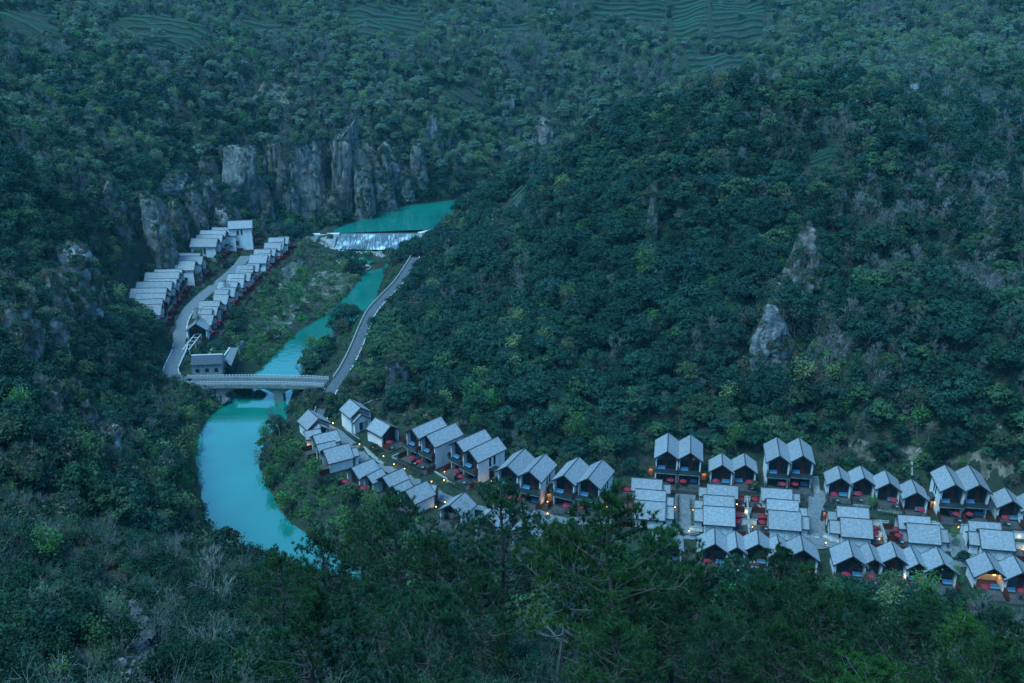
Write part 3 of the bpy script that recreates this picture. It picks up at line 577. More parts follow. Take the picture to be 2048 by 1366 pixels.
# ---------------------------------------------------------------- stone cottage by the bridge
def cottage():
    zg = 5.2; zr = zg+5.6; A_, B_ = P(445,708.6,zr), P(383,711,zr); a = (B_-A_).xy; L = a.length; a.normalize(); yaw = math.atan2(-a.x, a.y)
    e = empty('stone_cottage', (A_.x, A_.y, zg), yaw); tag(e, 'grey stone cottage with dark ribbed roof and three square windows by bridge', 'house')
    h = 3.1; T = zr-zg; z1 = T-.62*h
    for sg in (-1, 1):
        mb = MB(); p = [(0,0,T),(sg*h,0,z1),(sg*h,L,z1),(0,L,T)]; q = [(x,y,z-.2) for x,y,z in p]
        if sg > 0: p, q = p[::-1], q[::-1]
        mb.poly(p[::-1]); mb.poly(q)
        for i in range(4): mb.poly([p[i],p[(i+1)%4],q[(i+1)%4],q[i]])
        rf = mb.build('roof','tile_dark', e)
        n = int(L/.42)
        for k in range(n):
            y = (k+.5)*L/n; mb = MB(); mb.prism([(0,y-.06,T+.01),(0,y+.06,T+.01),(0,y,T+.12)], (sg*h,0,z1-T)); mb.build('tile_rib','tile_dark', rf)
    mb = MB(); mb.prism([(-.2,-.1,T),(.2,-.1,T),(.1,-.1,T+.25),(-.1,-.1,T+.25)], (0,L+.2,0)); mb.build('ridge_cap','kerb', e)
    for y in (0.15, L-.5):
        mb = MB(); mb.prism([(-2.7,y,-2),(2.7,y,-2),(2.7,y,T-.62*2.7-.22),(0,y,T-.24),(-2.7,y,T-.62*2.7-.22)], (0,.35,0)); mb.build('gable_wall','stone_wall', e)
    for sg in (-1, 1):
        wx = sg*2.7; mb = MB(); mb.box(min(wx, wx-sg*.35), max(wx, wx-sg*.35), .5, L-.5, -2, T-.62*2.7-.25); wl = mb.build('stone_wall','stone_wall', e)
        for k in range(3):
            y = L*(.2+.3*k); mb = MB(); mb.box(min(wx-.05*sg, wx+.03*sg), max(wx-.05*sg, wx+.03*sg), y-.55, y+.55, .9, 2.2); wd = mb.build('window','glass', wl)
            mb = MB(); x0, x1 = sorted((wx+.031*sg, wx+.07*sg)); mb.box(x0, x1, y-.04, y+.04, .9, 2.2); mb.box(x0, x1, y-.55, y-.04, 1.5, 1.58); mb.box(x0, x1, y+.04, y+.55, 1.5, 1.58); mb.build('glazing_bar','metal_dark', wd)
        if sg < 0:
            for k in range(4):
                for j in range(9):
                    y = .8+j*(L-1.6)/9+.5*(k%2); 
                    if any(abs(y+.5-L*(.2+.3*q)) < 1.15 for q in range(3)) and k > 0: continue
                    mb = MB(); mb.box(wx-.06, wx-.002, y, y+.9, -.2+k*.62, .32+k*.62); mb.build('stone','stone_wall', wl)
    return yaw
cottage()
# flat-roofed pavilion beside it
def slab(e, name, quad, z0, z1, m): 
    mb = MB(); mb.prism([(p.x-e.location.x, p.y-e.location.y, z0-e.location.z) for p in quad], (0,0,z1-z0)); return mb.build(name, m, e)
q = [P(*p, 7.6) for p in [(462.2,695.4),(448.5,720),(462.2,731.5),(477,695)]]; c = sum(q, Vector())/4
e = empty('pavilion', (c.x, c.y, 5)); tag(e, 'long low flat-roofed pavilion running back beside the stone cottage', 'pavilion')
slab(e, 'roof', q, 7.4, 7.6, 'paving'); q2 = [c+(p-c)*.93 for p in q]; slab(e, 'wall', q2, 2.5, 7.398, 'glass')
q3 = [P(*p, 5.3) for p in [(467,688),(474,682),(488,682),(477.5,694)]]; c3 = sum(q3, Vector())/4
e = empty('pool_deck', (c3.x, c3.y, 3.5)); tag(e, 'small dark water basin with pale edge behind the pavilion', 'basin'); slab(e, 'basin_wall', q3, 2.5, 5.3, 'concrete'); slab(e, 'basin_water', [c3+(p-c3)*.86 for p in q3], 5.29, 5.305, 'river_water')
q4 = [P(*p, 5.6) for p in [(424,697),(460,695.5),(448,712),(416,712)]]; c4 = sum(q4, Vector())/4
e = empty('garden_terrace', (c4.x, c4.y, 4)); tag(e, 'walled square lawn terrace behind the stone cottage', 'lawn'); slab(e, 'lawn', q4, 3.5, 5.35, 'lawn')
for i in range(4):
    a_, b_ = q4[i], q4[(i+1)%4]; d = (b_-a_).normalized(); n_ = Vector((d.y,-d.x,0))*.2; slab(e, 'garden_wall', [a_-n_, a_+n_, b_+n_, b_-n_], 3.5, 5.8, 'kerb')
e = empty('pergola', P(386,697,5.5)); tag(e, 'white timber pergola frame standing behind the stone cottage', 'pergola')
for x in (-1.0, 1.0):
    mb = MB(); mb.box(x-.12, x+.12, -7, 7, 2.3, 2.5); mb.build('beam','white_rail', e)
    for y in (-6.5, 0, 6.5): mb = MB(); mb.box(x-.1, x+.1, y-.1, y+.1, -1.2, 2.298); mb.build('post','white_rail', e)
for k in range(5): mb = MB(); mb.box(-1.3, 1.3, -6.4+k*3.2-.08, -6.4+k*3.2+.08, 2.502, 2.62); mb.build('crossbeam','white_rail', e)

# ================================================================ BRIDGE, RAILS, WEIR, WALLS
def offset_line(pts, d):
    out = []; n = len(pts)
    for i in range(n):
        a = np.array(pts[max(i-1,0)][:2]); b = np.array(pts[min(i+1,n-1)][:2]); t = (b-a)/(np.linalg.norm(b-a)+1e-9)
        out.append(Vector((pts[i][0]+t[1]*d, pts[i][1]-t[0]*d, pts[i][2])))
    return out
def resample(pts, step):
    out = [Vector(pts[0])]; acc = 0.0
    for a, b in zip(pts[:-1], pts[1:]):
        a, b = Vector(a), Vector(b); L = (b-a).length; s = step-acc
        while s <= L: out.append(a+(b-a)*(s/L)); s += step
        acc = (acc+L) % step
    return out
def rail_run(parent, pts, base, step, post, rails, m, postname='post', org=Vector()):
    """posts (own mesh each, shared data) and continuous rails along a line"""
    me = MB(); hx, hz = post; me.box(-hx, hx, -hx, hx, 0, hz); me = me.mesh(postname, m)
    for p in resample(pts, step): link(postname, me, parent, p-org+Vector((0,0,base)))
    for z0, z1, hw in rails:
        mb = MB(); E0, E1 = offset_line(pts, -hw), offset_line(pts, hw)
        for i in range(len(pts)-1):
            q = [E0[i], E1[i], E1[i+1], E0[i+1]]; lo = [p-org+Vector((0,0,base+z0)) for p in q]; hi = [p-org+Vector((0,0,base+z1)) for p in q]
            mb.poly(hi); mb.poly(lo[::-1])
            for k in range(4):
                if k in (0, 2) or i in (0, len(pts)-2): mb.poly([lo[k-1], lo[k], hi[k], hi[k-1]]) if False else mb.poly([lo[k], lo[(k+1)%4], hi[(k+1)%4], hi[k]])
                else: mb.poly([lo[k], lo[(k+1)%4], hi[(k+1)%4], hi[k]])
        mb.build('rail', m, parent)
BRP = [Vector(p) for p in BR]; org = Vector(((BRP[0].x+BRP[-1].x)/2, BRP[0].y, 0))
e = empty('bridge', org); tag(e, 'grey concrete road bridge with white balustrades crossing the turquoise river', 'bridge')
W2 = 2.3
def ribbon(parent, pts, d0, d1, z0, z1, name, m):
    A, B_ = offset_line(pts, d0), offset_line(pts, d1); mb = MB()
    for i in range(len(pts)-1):
        q = [A[i], B_[i], B_[i+1], A[i+1]]; lo = [p-org+Vector((0,0,z0-5.6)) for p in q]; hi = [p-org+Vector((0,0,z1-5.6)) for p in q]
        mb.poly(hi); mb.poly(lo[::-1]); mb.poly([lo[0],lo[3],hi[3],hi[0]][::-1]); mb.poly([lo[1],lo[2],hi[2],hi[1]])
    return mb.build(name, m, parent)
ribbon(e, BRP, -W2+.004, W2-.004, 5.2, 5.6, 'deck', 'asphalt')
ribbon(e, BRP, -W2-.35, -W2, 4.55, 5.75, 'edge_beam', 'concrete'); ribbon(e, BRP, W2, W2+.35, 4.55, 5.75, 'edge_beam', 'concrete')
ribbon(e, BRP, -1.8, 1.8, 4.0, 5.196, 'girder', 'concrete')
for d in (-W2-.17, W2+.17):
    pr = empty('parapet', (0,0,0)); pr.parent = e
    L_ = offset_line(BRP, d); rail_run(pr, L_, .15, .95, (.11, 1.15), [(.86,.98,.07),(.2,.55,.05)], 'white_rail', org=org)
    mk = MB(); mk.box(-.02,.02,-.02,.02,0,.02)
for u_, hw in ((440, 1.5), (556, 1.4), (636, 1.4)):
    c = P(u_, 766, 5.6); x, y = c.x-org.x, c.y-org.y+.6; mb = MB()
    mb.box(x-hw, x+hw, y-1.6, y+1.6, -3, 2.6)
    mb.prism([(x-hw,y-1.65,2.604),(x+hw,y-1.65,2.604),(x+hw+2.6,y-1.65,4.09),(x-hw-2.6,y-1.65,4.09)], (0,3.3,0)); mb.build('pier','concrete', e)
# road guard rails
def guard(label, pts, step=1.7, post=(.09,.85), rails=((.62,.80,.05),(.28,.40,.04)), m='white_rail', name='guard_rail', base=0.0):
    o = Vector(pts[0]); g = empty(name, o); tag(g, label, 'railing'); rail_run(g, [Vector(p) for p in pts], base, step, post, rails, m, org=o); return g
vr, vw = ROADS['valley_road']; vr = [Vector(p) for p in vr]; iA = min(range(len(vr)), key=lambda i: (vr[i]-P(672,768,5.6)).length)
Lf, Rt = offset_line(vr, -vw-.25), offset_line(vr, vw+.25)
guard('white guard rail on the river side of the valley road', Lf[iA+1:])
guard('low white kerb posts on the hill side of the valley road', Rt[iA+3:], step=2.4, post=(.22,.5), rails=((.02,.2,.12),))
guard('white rail curving down from the junction to the villas, river side', Lf[:iA-1], step=1.7)
guard('white kerb on the wooded side of the short slope to villas', Rt[:iA-1], step=2.2, post=(.16,.5), rails=((.02,.28,.14),))
le = EDGES['lane']; ls = [Vector(b) for a, b in le]; lo_ = [Vector(a) for a, b in le]
nl = len(ls)
guard('low white kerb wall on the river side of the far lane', [p+Vector((0,0,0)) for p in ls[2:int(nl*.5)]], step=2.5, post=(.2,.62), rails=((.0,.5,.15),), name='kerb_wall')
guard('low white kerb wall on the cliff side of the far lane', lo_[2:int(nl*.3)], step=2.5, post=(.2,.45), rails=((.0,.35,.12),), name='kerb_wall')

# weir
def weir_mat():
    m = bpy.data.materials.new('weir_apron'); m.use_nodes = True; t = m.node_tree; b = t.nodes['Principled BSDF']; b.inputs['Roughness'].default_value = 0.35
    uv = t.nodes.new('ShaderNodeUVMap'); mp = t.nodes.new('ShaderNodeMapping'); mp.inputs['Scale'].default_value = (2.4, 0.2, 1); n = t.nodes.new('ShaderNodeTexNoise'); n.inputs['Scale'].default_value = 1.0; n.inputs['Detail'].default_value = 6; n.inputs['Roughness'].default_value = 0.65
    t.links.new(uv.outputs[0], mp.inputs[0]); t.links.new(mp.outputs[0], n.inputs['Vector'])
    n2 = t.nodes.new('ShaderNodeTexNoise'); n2.inputs['Scale'].default_value = 0.11; t.links.new(uv.outputs[0], n2.inputs['Vector']); ad = t.nodes.new('ShaderNodeMath'); ad.operation = 'ADD'; t.links.new(n.outputs['Fac'], ad.inputs[0]); 
    ml = t.nodes.new('ShaderNodeMath'); ml.operation = 'MULTIPLY_ADD'; ml.inputs[1].default_value = 0.6; ml.inputs[2].default_value = -0.3; t.links.new(n2.outputs['Fac'], ml.inputs[0]); t.links.new(ml.outputs[0], ad.inputs[1])
    r = t.nodes.new('ShaderNodeValToRGB'); el = r.color_ramp.elements; el[0].position = 0.42; el[0].color = (0.05,0.07,0.08,1); el[1].position = 0.68; el[1].color = (0.72,0.74,0.74,1); x = el.new(0.53); x.color = (0.15,0.18,0.195,1)
    t.links.new(ad.outputs[0], r.inputs[0]); t.links.new(r.outputs[0], b.inputs['Base Color']); bp = t.nodes.new('ShaderNodeBump'); bp.inputs['Strength'].default_value = 0.4; t.links.new(n.outputs['Fac'], bp.inputs['Height']); t.links.new(bp.outputs[0], b.inputs['Normal'])
    MATS['weir_apron'] = m
weir_mat(); mat('wet_stone', (0.07,0.075,0.08), (0.13,0.13,0.14), scale=1.2, rough=0.4)
A0, A1 = P(676,468.8,4.08), P(839,467.8,4.08); B0, B1 = P(668,498,.1), P(838,501,.1)
e = empty('weir', (A0.x, A0.y, 0)); tag(e, 'wide stepped river weir with white water running down its apron', 'weir'); o_ = e.location
mb = MB(); N, K = 24, 9
for i in range(N):
    for k in range(K):
        def pt(i, k):
            f = k/K; g = f**0.8; p = A0.lerp(A1, i/N).lerp(B0.lerp(B1, i/N), f); p.z = 4.05*(1-g)+.1+.12*math.sin(i*2.1+k*1.7)*(0 if k in (0,) else 1); return p-o_
        q = [pt(i,k), pt(i,k+1), pt(i+1,k+1), pt(i+1,k)]; Lw = (A1-A0).length
        mb.poly(q, [(i/N*Lw,k*1.6),(i/N*Lw,(k+1)*1.6),((i+1)/N*Lw,(k+1)*1.6),((i+1)/N*Lw,k*1.6)])
mb.build('apron','weir_apron', e, smooth=True)
def wallbox(parent, a, b, hw, z0, z1, name, m, org):
    d = (b-a); d.z = 0; d.normalize(); n = Vector((d.y,-d.x,0))*hw; mb = MB()
    lo = [(p-org) for p in (a-n, a+n, b+n, b-n)]; mb.prism([(p.x,p.y,z0-org.z) for p in lo][::1], (0,0,z1-z0)); return mb.build(name, m, parent)
wallbox(e, A0+Vector((0,.7,0)), A1+Vector((0,.7,0)), .75, -1, 4.22, 'crest', 'wet_stone', o_)
wallbox(e, P(588,470.5,4.6)+Vector((0,1,0)), P(678,468.3,4.6)+Vector((0,1,0)), 1.1, -1, 4.7, 'wing_wall', 'kerb', o_)
wallbox(e, P(838,466.5,4.6)+Vector((0,1,0)), P(885,456,4.6)+Vector((0,1,0)), 1.1, -1, 4.6, 'wing_wall', 'kerb', o_)
mb = MB(); a_, b_, c_, d_ = P(640,476,3.6)-o_, P(668,497,.4)-o_, P(674,470,4.3)-o_, P(655,472,4.3)-o_
mb.poly([d_, a_, b_, c_]); mb.poly([a_, b_, b_-Vector((0,0,3)), a_-Vector((0,0,3))]); mb.build('side_slope','concrete', e)
mb = MB(); a_, b_ = A1-o_, B1-o_; mb.prism([a_+Vector((0,0,-4)), a_+Vector((0,0,.5)), b_+Vector((0,0,.9)), b_+Vector((0,0,-1))], (1.2,.2,0)); mb.build('side_wall','concrete', e)

# pebble bars
def stones(name, label, poly, z, n, smin, smax, m):
    pts = [P(u_, v_, z) for u_, v_ in poly]; pp = [(p.x, p.y) for p in pts]; xs = [p[0] for p in pp]; ys = [p[1] for p in pp]
    X = RNG.uniform(min(xs), max(xs), n*3); Y = RNG.uniform(min(ys), max(ys), n*3); k = inside(X, Y, pp); X, Y = X[k][:n], Y[k][:n]; Z = np.maximum(ground(X, Y), z-.2)
    base = np.array([(1,0,0),(-1,0,0),(0,1,0),(0,-1,0),(0,0,1),(0,0,-1)], float); fc = np.array([(0,2,4),(2,1,4),(1,3,4),(3,0,4),(2,0,5),(1,2,5),(3,1,5),(0,3,5)])
    V = []; F = []
    for i in range(len(X)):
        s = RNG.uniform(smin, smax); q = base*np.array([s*RNG.uniform(.7,1.3), s*RNG.uniform(.7,1.3), s*.55])+RNG.normal(0, s*.12, (6,3)); an = RNG.uniform(0,6.28); c, d = math.cos(an), math.sin(an)
        q = np.c_[q[:,0]*c-q[:,1]*d, q[:,0]*d+q[:,1]*c, q[:,2]]+[X[i], Y[i], Z[i]+.1]; V.append(q); F.append(fc+6*i)
    o = link(name, npmesh(name, np.vstack(V), np.vstack(F), [m])); tag(o, label, kind='stuff')
mat('pebble', (0.22,0.20,0.18), (0.42,0.39,0.35), scale=0.7, rough=0.85)
stones('pebbles', 'pale cobbles of the bar below the small pool', [(672,527),(700,530),(738,532),(742,536),(726,546),(704,548),(690,542)], 0.5, 420, .25, .7, 'pebble')
stones('gravel', 'pale gravel wedge at the foot of the weir', [(738,503),(790,503),(775,512),(765,518),(752,515)], 0.4, 420, .2, .5, 'pebble')
stones('rubble', 'broken rocks along the foot of the weir', [(625,488),(660,498),(700,506),(840,500),(838,505),(700,512),(650,506)], 0.3, 220, .35, 1.0, 'pebble')
stones('bank_stones', 'stones along the shore under the bridge', [(350,778),(380,782),(460,796),(450,806),(400,800),(355,790)], 1.0, 160, .5, 1.6, 'wet_stone')

# boat on the reservoir
bp_ = P(731,436.5,4.05); e = empty('rowing_boat', bp_, R(8)); tag(e, 'small pale rowing boat on the reservoir above the weir', 'boat')
mb = MB(); pr = [(-2.4,.02,.42),(-1.6,.55,.34),(0,.7,.3),(1.6,.55,.34),(2.5,.02,.48)]
for (x0,w0,h0),(x1,w1,h1) in zip(pr[:-1], pr[1:]):
    for s in (-1,1):
        mb.poly([(x0,s*w0,h0),(x1,s*w1,h1),(x1*.9,s*w1*.6,-.12),(x0*.9,s*w0*.6,-.12)]); mb.poly([(x0,s*(w0-.06),h0),(x1,s*(w1-.06 if w1>.1 else 0),h1),(x1,s*w1,h1),(x0,s*w0,h0)])
    mb.poly([(x0*.9,-w0*.6,-.1),(x1*.9,-w1*.6,-.1),(x1*.9,w1*.6,-.1),(x0*.9,w0*.6,-.1)])
mb.build('hull','white_rail', e); 
for x in (-1, .8): mb = MB(); mb.box(x-.12,x+.12,-.5,.5,.18,.22); mb.build('thwart','deck_boards', e)

# garden and terrace walls
def gwall(label, px, z, top, m='fence_wall', hw=.14, depth=2.6, cap=True):
    pts = [P(u_, v_, z+top) for u_, v_ in px]; e = empty('garden_wall', (pts[0].x, pts[0].y, z)); tag(e, label, 'wall'); o_ = e.location
    for a, b in zip(pts[:-1], pts[1:]):
        d = (b-a); d.z = 0; d.normalize(); wallbox(e, a-d*hw*.0, b+d*0, hw, z-depth, z+top-.08, 'wall_section', m, o_)
        if cap: wallbox(e, a-d*hw, b+d*hw, hw+.06, z+top-.076, z+top, 'coping', 'concrete', o_)
gwall('mottled white terrace wall below the leftmost two-storey villa on the lane', [(797,906),(783.3,912.9),(845.9,940.6),(857.8,936)], 6.3, .3)
gwall('mottled white terrace wall with lamp glow below the lit-side two-storey villa', [(869.6,941.9),(894,957)], 6.3, .3)
gwall('mottled white terrace wall corner right of the lamp-lit one', [(894.5,960),(928.3,973.5),(943.4,966.3)], 6.3, .3)
gwall('long white terrace wall with plant stains right of the steps', [(1655.9,1005.8),(1742,1011.6)], 6.9, .3)
gwall('short white terrace wall with plant stains below the third stepped villa', [(1756,1018.5),(1807.6,1022.4)], 6.9, .3)
gwall('narrow white courtyard wall between second and third middle blocks', [(1494.2,991.8),(1499,1055.7)], 6.2, 1.9, 'white_wall')
gwall('white cross wall between the upper two courtyards of second and third blocks', [(1489,993),(1501,993.5)], 6.2, 1.8, 'white_wall')
gwall('lamp-lit white cross wall in the middle of the narrow courtyard', [(1490,1015.2),(1503,1015.6)], 6.2, 1.8, 'white_wall')
gwall('white cross wall at the near end of the narrow courtyard', [(1483,1037.7),(1514,1038.5)], 6.2, 1.8, 'white_wall')
gwall('slanting white courtyard wall between fourth and fifth middle blocks', [(1760,1039.5),(1773.3,1077.6)], 6.2, 1.9, 'white_wall')
gwall('white cross wall behind the slanting courtyard wall', [(1746,1040),(1777,1042)], 6.2, 1.8, 'white_wall')
gwall('white cross wall beside the near red parasol of fifth middle block', [(1752,1061.5),(1769,1063)], 6.2, 1.8, 'white_wall')
gwall('mottled garden wall below the annex of the second middle block', [(1379,1052),(1405,1055)], 6.0, 1.3)
gwall('mottled garden wall below the annex of the fourth middle block', [(1648,1066),(1680,1078)], 6.0, 1.3)
gwall('mottled garden wall below the annex of the third middle block', [(1600,1067),(1640,1070)], 5.9, 1.2)
gwall('mottled garden wall below the annex of the fifth middle block', [(1883,1093),(1904,1095)], 5.9, 1.2)
gwall('mottled garden wall left of the rightmost middle block', [(1928,1105),(1958,1108)], 5.9, 1.2)
gwall('white courtyard walls at the right picture edge', [(2028,1062),(2062,1066)], 6.3, 1.8, 'white_wall')
gwall('nearer white courtyard wall at the right picture edge', [(2029,1085),(2062,1088)], 6.3, 1.6, 'white_wall')
gwall('white-rimmed planter wall left of the rightmost middle block', [(1923,1049),(1938,1050),(1946,1058)], 6.3, 2.2, 'white_wall')
gwall('white parapet beside the annex of the fifth middle block', [(1864,1042.5),(1875,1043),(1886,1056)], 6.3, 2.2, 'white_wall')
gwall('pale coping wall of the river embankment along the front villas', [(1352,1143),(1500,1153),(1620,1166),(1750,1180),(1860,1190),(1960,1198),(2075,1211)], 4.6, .5, 'concrete', .3, 5)
gwall('dark glass-topped pool fence beside the lit gatehouse', [(688,857),(705,868),(719,878)], 5.4, 1.1, 'pane_clear', .05)
gwall('low pale wall along the lane lawn below the right-facing gable villa', [(728,893),(757,919),(768,926),(786,920)], 5.7, .4, 'kerb', .15)
gwall('thin pale fence line round the small lawn', [(822,1042),(850,1056),(900,1070)], 5.0, .5, 'kerb', .06)

# paths
def path(name, px, z, hw, m='paving', dz=.06):
    pts = spline([P(u_, v_, z) for u_, v_ in px], 2.0)
    pts = [np.array([p[0], p[1], float(ground(p[0], p[1]))+.16]) for p in pts]; return strip(name, pts, hw, m, dz)
path('path', [(641,840),(652,852),(672,862),(700,888),(730,916),(765,934),(800,950),(850,975),(885,995),(930,1010),(985,1020)], 5.6, 1.7)
path('path', [(1372,972),(1371,990),(1369,1012),(1370,1035),(1376,1058),(1378,1075)], 6.3, 2.4)
path('path', [(1612,985),(1632,992),(1636,1015),(1630,1045),(1633,1070),(1652,1095)], 6.3, 2.2)
path('path', [(1905,1070),(1912,1085),(1920,1110),(1930,1130)], 6.0, 2.0)
path('path', [(1350,1068),(1420,1060),(1500,1063),(1600,1075),(1660,1092),(1760,1090)], 5.9, 1.2)
path('path', [(1000,1000),(1050,1020),(1110,1040),(1180,1045),(1250,1040)], 6.2, 1.6)
# stone steps beside the back row
sa, sb = P(1632,1002,6.4), P(1628,955,8.2); e = empty('stone_steps', sa); tag(e, 'pale stone steps climbing between back row villas', 'steps')
for k in range(12):
    p = sa.lerp(sb, k/11)-sa; mb = MB(); mb.box(p.x-1.1, p.x+1.1, p.y-.45, p.y+.45, p.z-.6, p.z+.12); mb.build('step','concrete', e)

# hill paths and drains behind the villas: pale channels
for px, nm in (([(1823,955),(1822,935),(1826,915),(1838,905)],'drain'), ([(726,812),(745,806),(765,800)],'drain')):
    pts = [hit(u_, v_) for u_, v_ in px]; pts = spline(pts, 2.0); pts = [np.array([p[0], p[1], float(ground(p[0], p[1]))+.25]) for p in pts]; strip(nm, pts, .28, 'concrete')

# ================================================================ PARASOLS, FURNITURE, LANTERNS
def near_face(p):
    best = None
    for f in FACES:
        c = f['M'] @ Vector(((f['xa']+f['xb'])/2, -1.0, 0)); d = (c.xy-p.xy).length
        if best is None or d < best[0]: best = (d, f)
    return best[1]
def near_build(u_, v_):
    return min(BUILD, key=lambda b: min((x[0]-u_)**2+(x[1]+12-v_)**2 for x in b['units']))
pm = MB(); n = 12; r = .94
for i in range(n):
    a0, a1 = 2*math.pi*i/n, 2*math.pi*(i+1)/n
    pts = [(0,0,2.62),(.5*r*math.cos(a0),.5*r*math.sin(a0),2.46),(.5*r*math.cos(a1),.5*r*math.sin(a1),2.46)]
    pm.poly(pts); q = [(r*math.cos(a0),r*math.sin(a0),2.2),(r*math.cos(a1),r*math.sin(a1),2.2)]
    pm.poly([pts[1], q[0], q[1], pts[2]]); pm.poly([q[0], (q[0][0],q[0][1],2.1), (q[1][0],q[1][1],2.1), q[1]])
CAN = pm.mesh('canopy', 'parasol_red'); pm = MB(); pm.bar((0,0,0),(0,0,2.66),.03,6); pm.lathe([(.28,0),(.28,.08),(0,.09)],10); POLE = pm.mesh('pole','metal_dark')
pm = MB()
for i in range(6): a = math.pi*2*i/6; pm.bar((0,0,2.5),(.98*math.cos(a),.98*math.sin(a),2.17),.012,4)
RIBS = pm.mesh('ribs','metal_dark')
tm = MB(); tm.lathe([(0,.74),(.36,.74),(.36,.70),(0,.70)],12); TTOP = tm.mesh('table_top','pale_cushion'); tm = MB(); tm.bar((0,0,.03),(0,0,.7),.03,6); tm.lathe([(.22,0),(.2,.04),(0,.05)],8); TLEG = tm.mesh('table_leg','metal_dark')
PAR = [(1341.5,958.9),(1366.5,961.3),(1432,961),(1499,963),(1565.5,967.3),(1590,966.9),(1669,987.4),(1716.2,986.8),(1787.9,999.5),(1841.9,1018.5),(1913.6,1027.3),(1939,1026.8),(2011.6,1033.9),
 (1255.6,978),(1261,1012),(1480.5,997.1),(1510.8,997.1),(1476,1029.4),(1476.6,1041.6),(1525,1031.3),(1525.4,1043),(1748,1054),(1749.5,1064.5),(1794.2,1057.3),(1798,1069.6),
 (1416.2,1122),(1468,1125.5),(1559,1131),(1617.2,1141.9),(1692,1147.5),(1744.6,1151),(1841,1159),(1971.8,1172.8),(2044,1180.7),(823.5,913.8),(839,921.7),(913,940.6),(922.3,951.8),(1042.5,998),(1020,993),(1131.9,1010.5),(1159,1013.4),(778.4,883.4),(691.6,961.6),(726.8,974.8),
 (517,464),(481.5,488.4),(451.3,504.9),(446.5,508.9),(464,492),(403,554),(414.7,543.6),(375.7,572),(370.8,578),(364.8,590),(357.6,598.5),(343.9,616),(342.8,620.5),(337.9,635),(331.8,643.5),
 (581.3,490.4),(584.2,487),(567,504.7),(557,513.4),(555.3,516),(538.8,530),(515.4,550.8),(511.7,556),(495.7,574),(500.7,569),(484.2,582),(465.5,605),(469.4,600),(448.5,620),(434.2,647.6),(437.5,641),(423.3,662.4)]
used = {}
for u_, v_ in PAR:
    b = near_build(u_, v_) if v_ > 800 else min(BUILD, key=lambda b: min((x[0]+8-u_)**2+1.5*(x[1]+(26 if b['st'] > 1 else 15)-v_)**2 for x in b['units']))
    p = P(u_, v_, b['zg']+2.25); lev = 0.0
    if b['st'] == 3: p = P(u_, v_, b['zg']+2.25+3.1); lev = 3.1
    e = empty('parasol', (p.x, p.y, b['zg']), random.uniform(0, 1)); k = used.setdefault(b['short'], []); 
    b['pars'] = b.get('pars', [])+[(e, u_)]
    for nm, me in (('canopy', CAN), ('pole', POLE), ('ribs', RIBS)): link(nm, me, e)
    if v_ > 800 and len(b['pars']) % 3:
        t = empty('cafe_table', (p.x+.75, p.y-.45, b['zg']), 0); b['tabs'] = b.get('tabs', [])+[t]; link('table_top', TTOP, t); link('table_leg', TLEG, t)
for b in BUILD:
    ps = sorted(b.get('pars', []), key=lambda q: q[1]); s = b['short']
    words = {1: ['red parasol at the '+s], 2: ['left red parasol at the '+s, 'right red parasol at the '+s], 3: ['leftmost red parasol at the '+s, 'middle red parasol at the '+s, 'rightmost red parasol at the '+s]}.get(len(ps)) or ['red parasol, number %s from left, at the %s' % (w_, s) for w_ in ('one','two','three','four','five','six')]
    for (e, _), l in zip(ps, words): tag(e, l, 'parasol', 'red terrace parasols')
    for i, t in enumerate(b.get('tabs', [])): tag(t, ('small round table under the parasol of the ' if len(b['tabs']) == 1 else ('left', 'right', 'further', 'fourth')[min(i,3)]+' small round table at the ')+s, 'table', 'small terrace tables')
# blue daybeds behind the balcony rails
dm = MB(); dm.box(-.95,.95,-.4,.4,.05,.32); DB = dm.mesh('bed_frame','dark_timber'); dm = MB(); dm.box(-.92,.92,-.38,.38,.325,.5); DC = dm.mesh('cushion','cushion_blue'); dm = MB(); dm.box(-.92,.92,.2,.4,.505,.95); DK = dm.mesh('back_cushion','cushion_blue')
cnt = {}
for f in FACES:
    b = f['b']; 
    if b['group'] not in (GB, GC, GF): continue
    for k in range(f['st']):
        x = f['xb']-1.15 if (cnt.get(b['short'], 0) % 2 == 0) else f['xa']+1.15
        e = empty('daybed', f['M'] @ Vector((x, .95, 3.1*k+.01)), f['yaw']); n = cnt[b['short']] = cnt.get(b['short'], 0)+1
        for nm, me in (('bed_frame', DB), ('cushion', DC), ('back_cushion', DK)): link(nm, me, e)
        b.setdefault('beds', []).append((e, k, proj(*e.location)[0]))
for b in BUILD:
    for k in range(3):
        L = sorted([q for q in b.get('beds', []) if q[1] == k], key=lambda q: q[2]); fl = ('ground floor', 'balcony', 'top')[k] if b['st'] > 1 else 'terrace'
        nm = {1: ['blue'], 2: ['left blue', 'right blue']}.get(len(L), ['first blue', 'second blue', 'third blue', 'fourth blue', 'fifth blue'])
        for (e, _, _), w_ in zip(L, nm): tag(e, w_+' daybed, '+fl+' of '+b['short'], 'daybed', 'blue terrace daybeds')
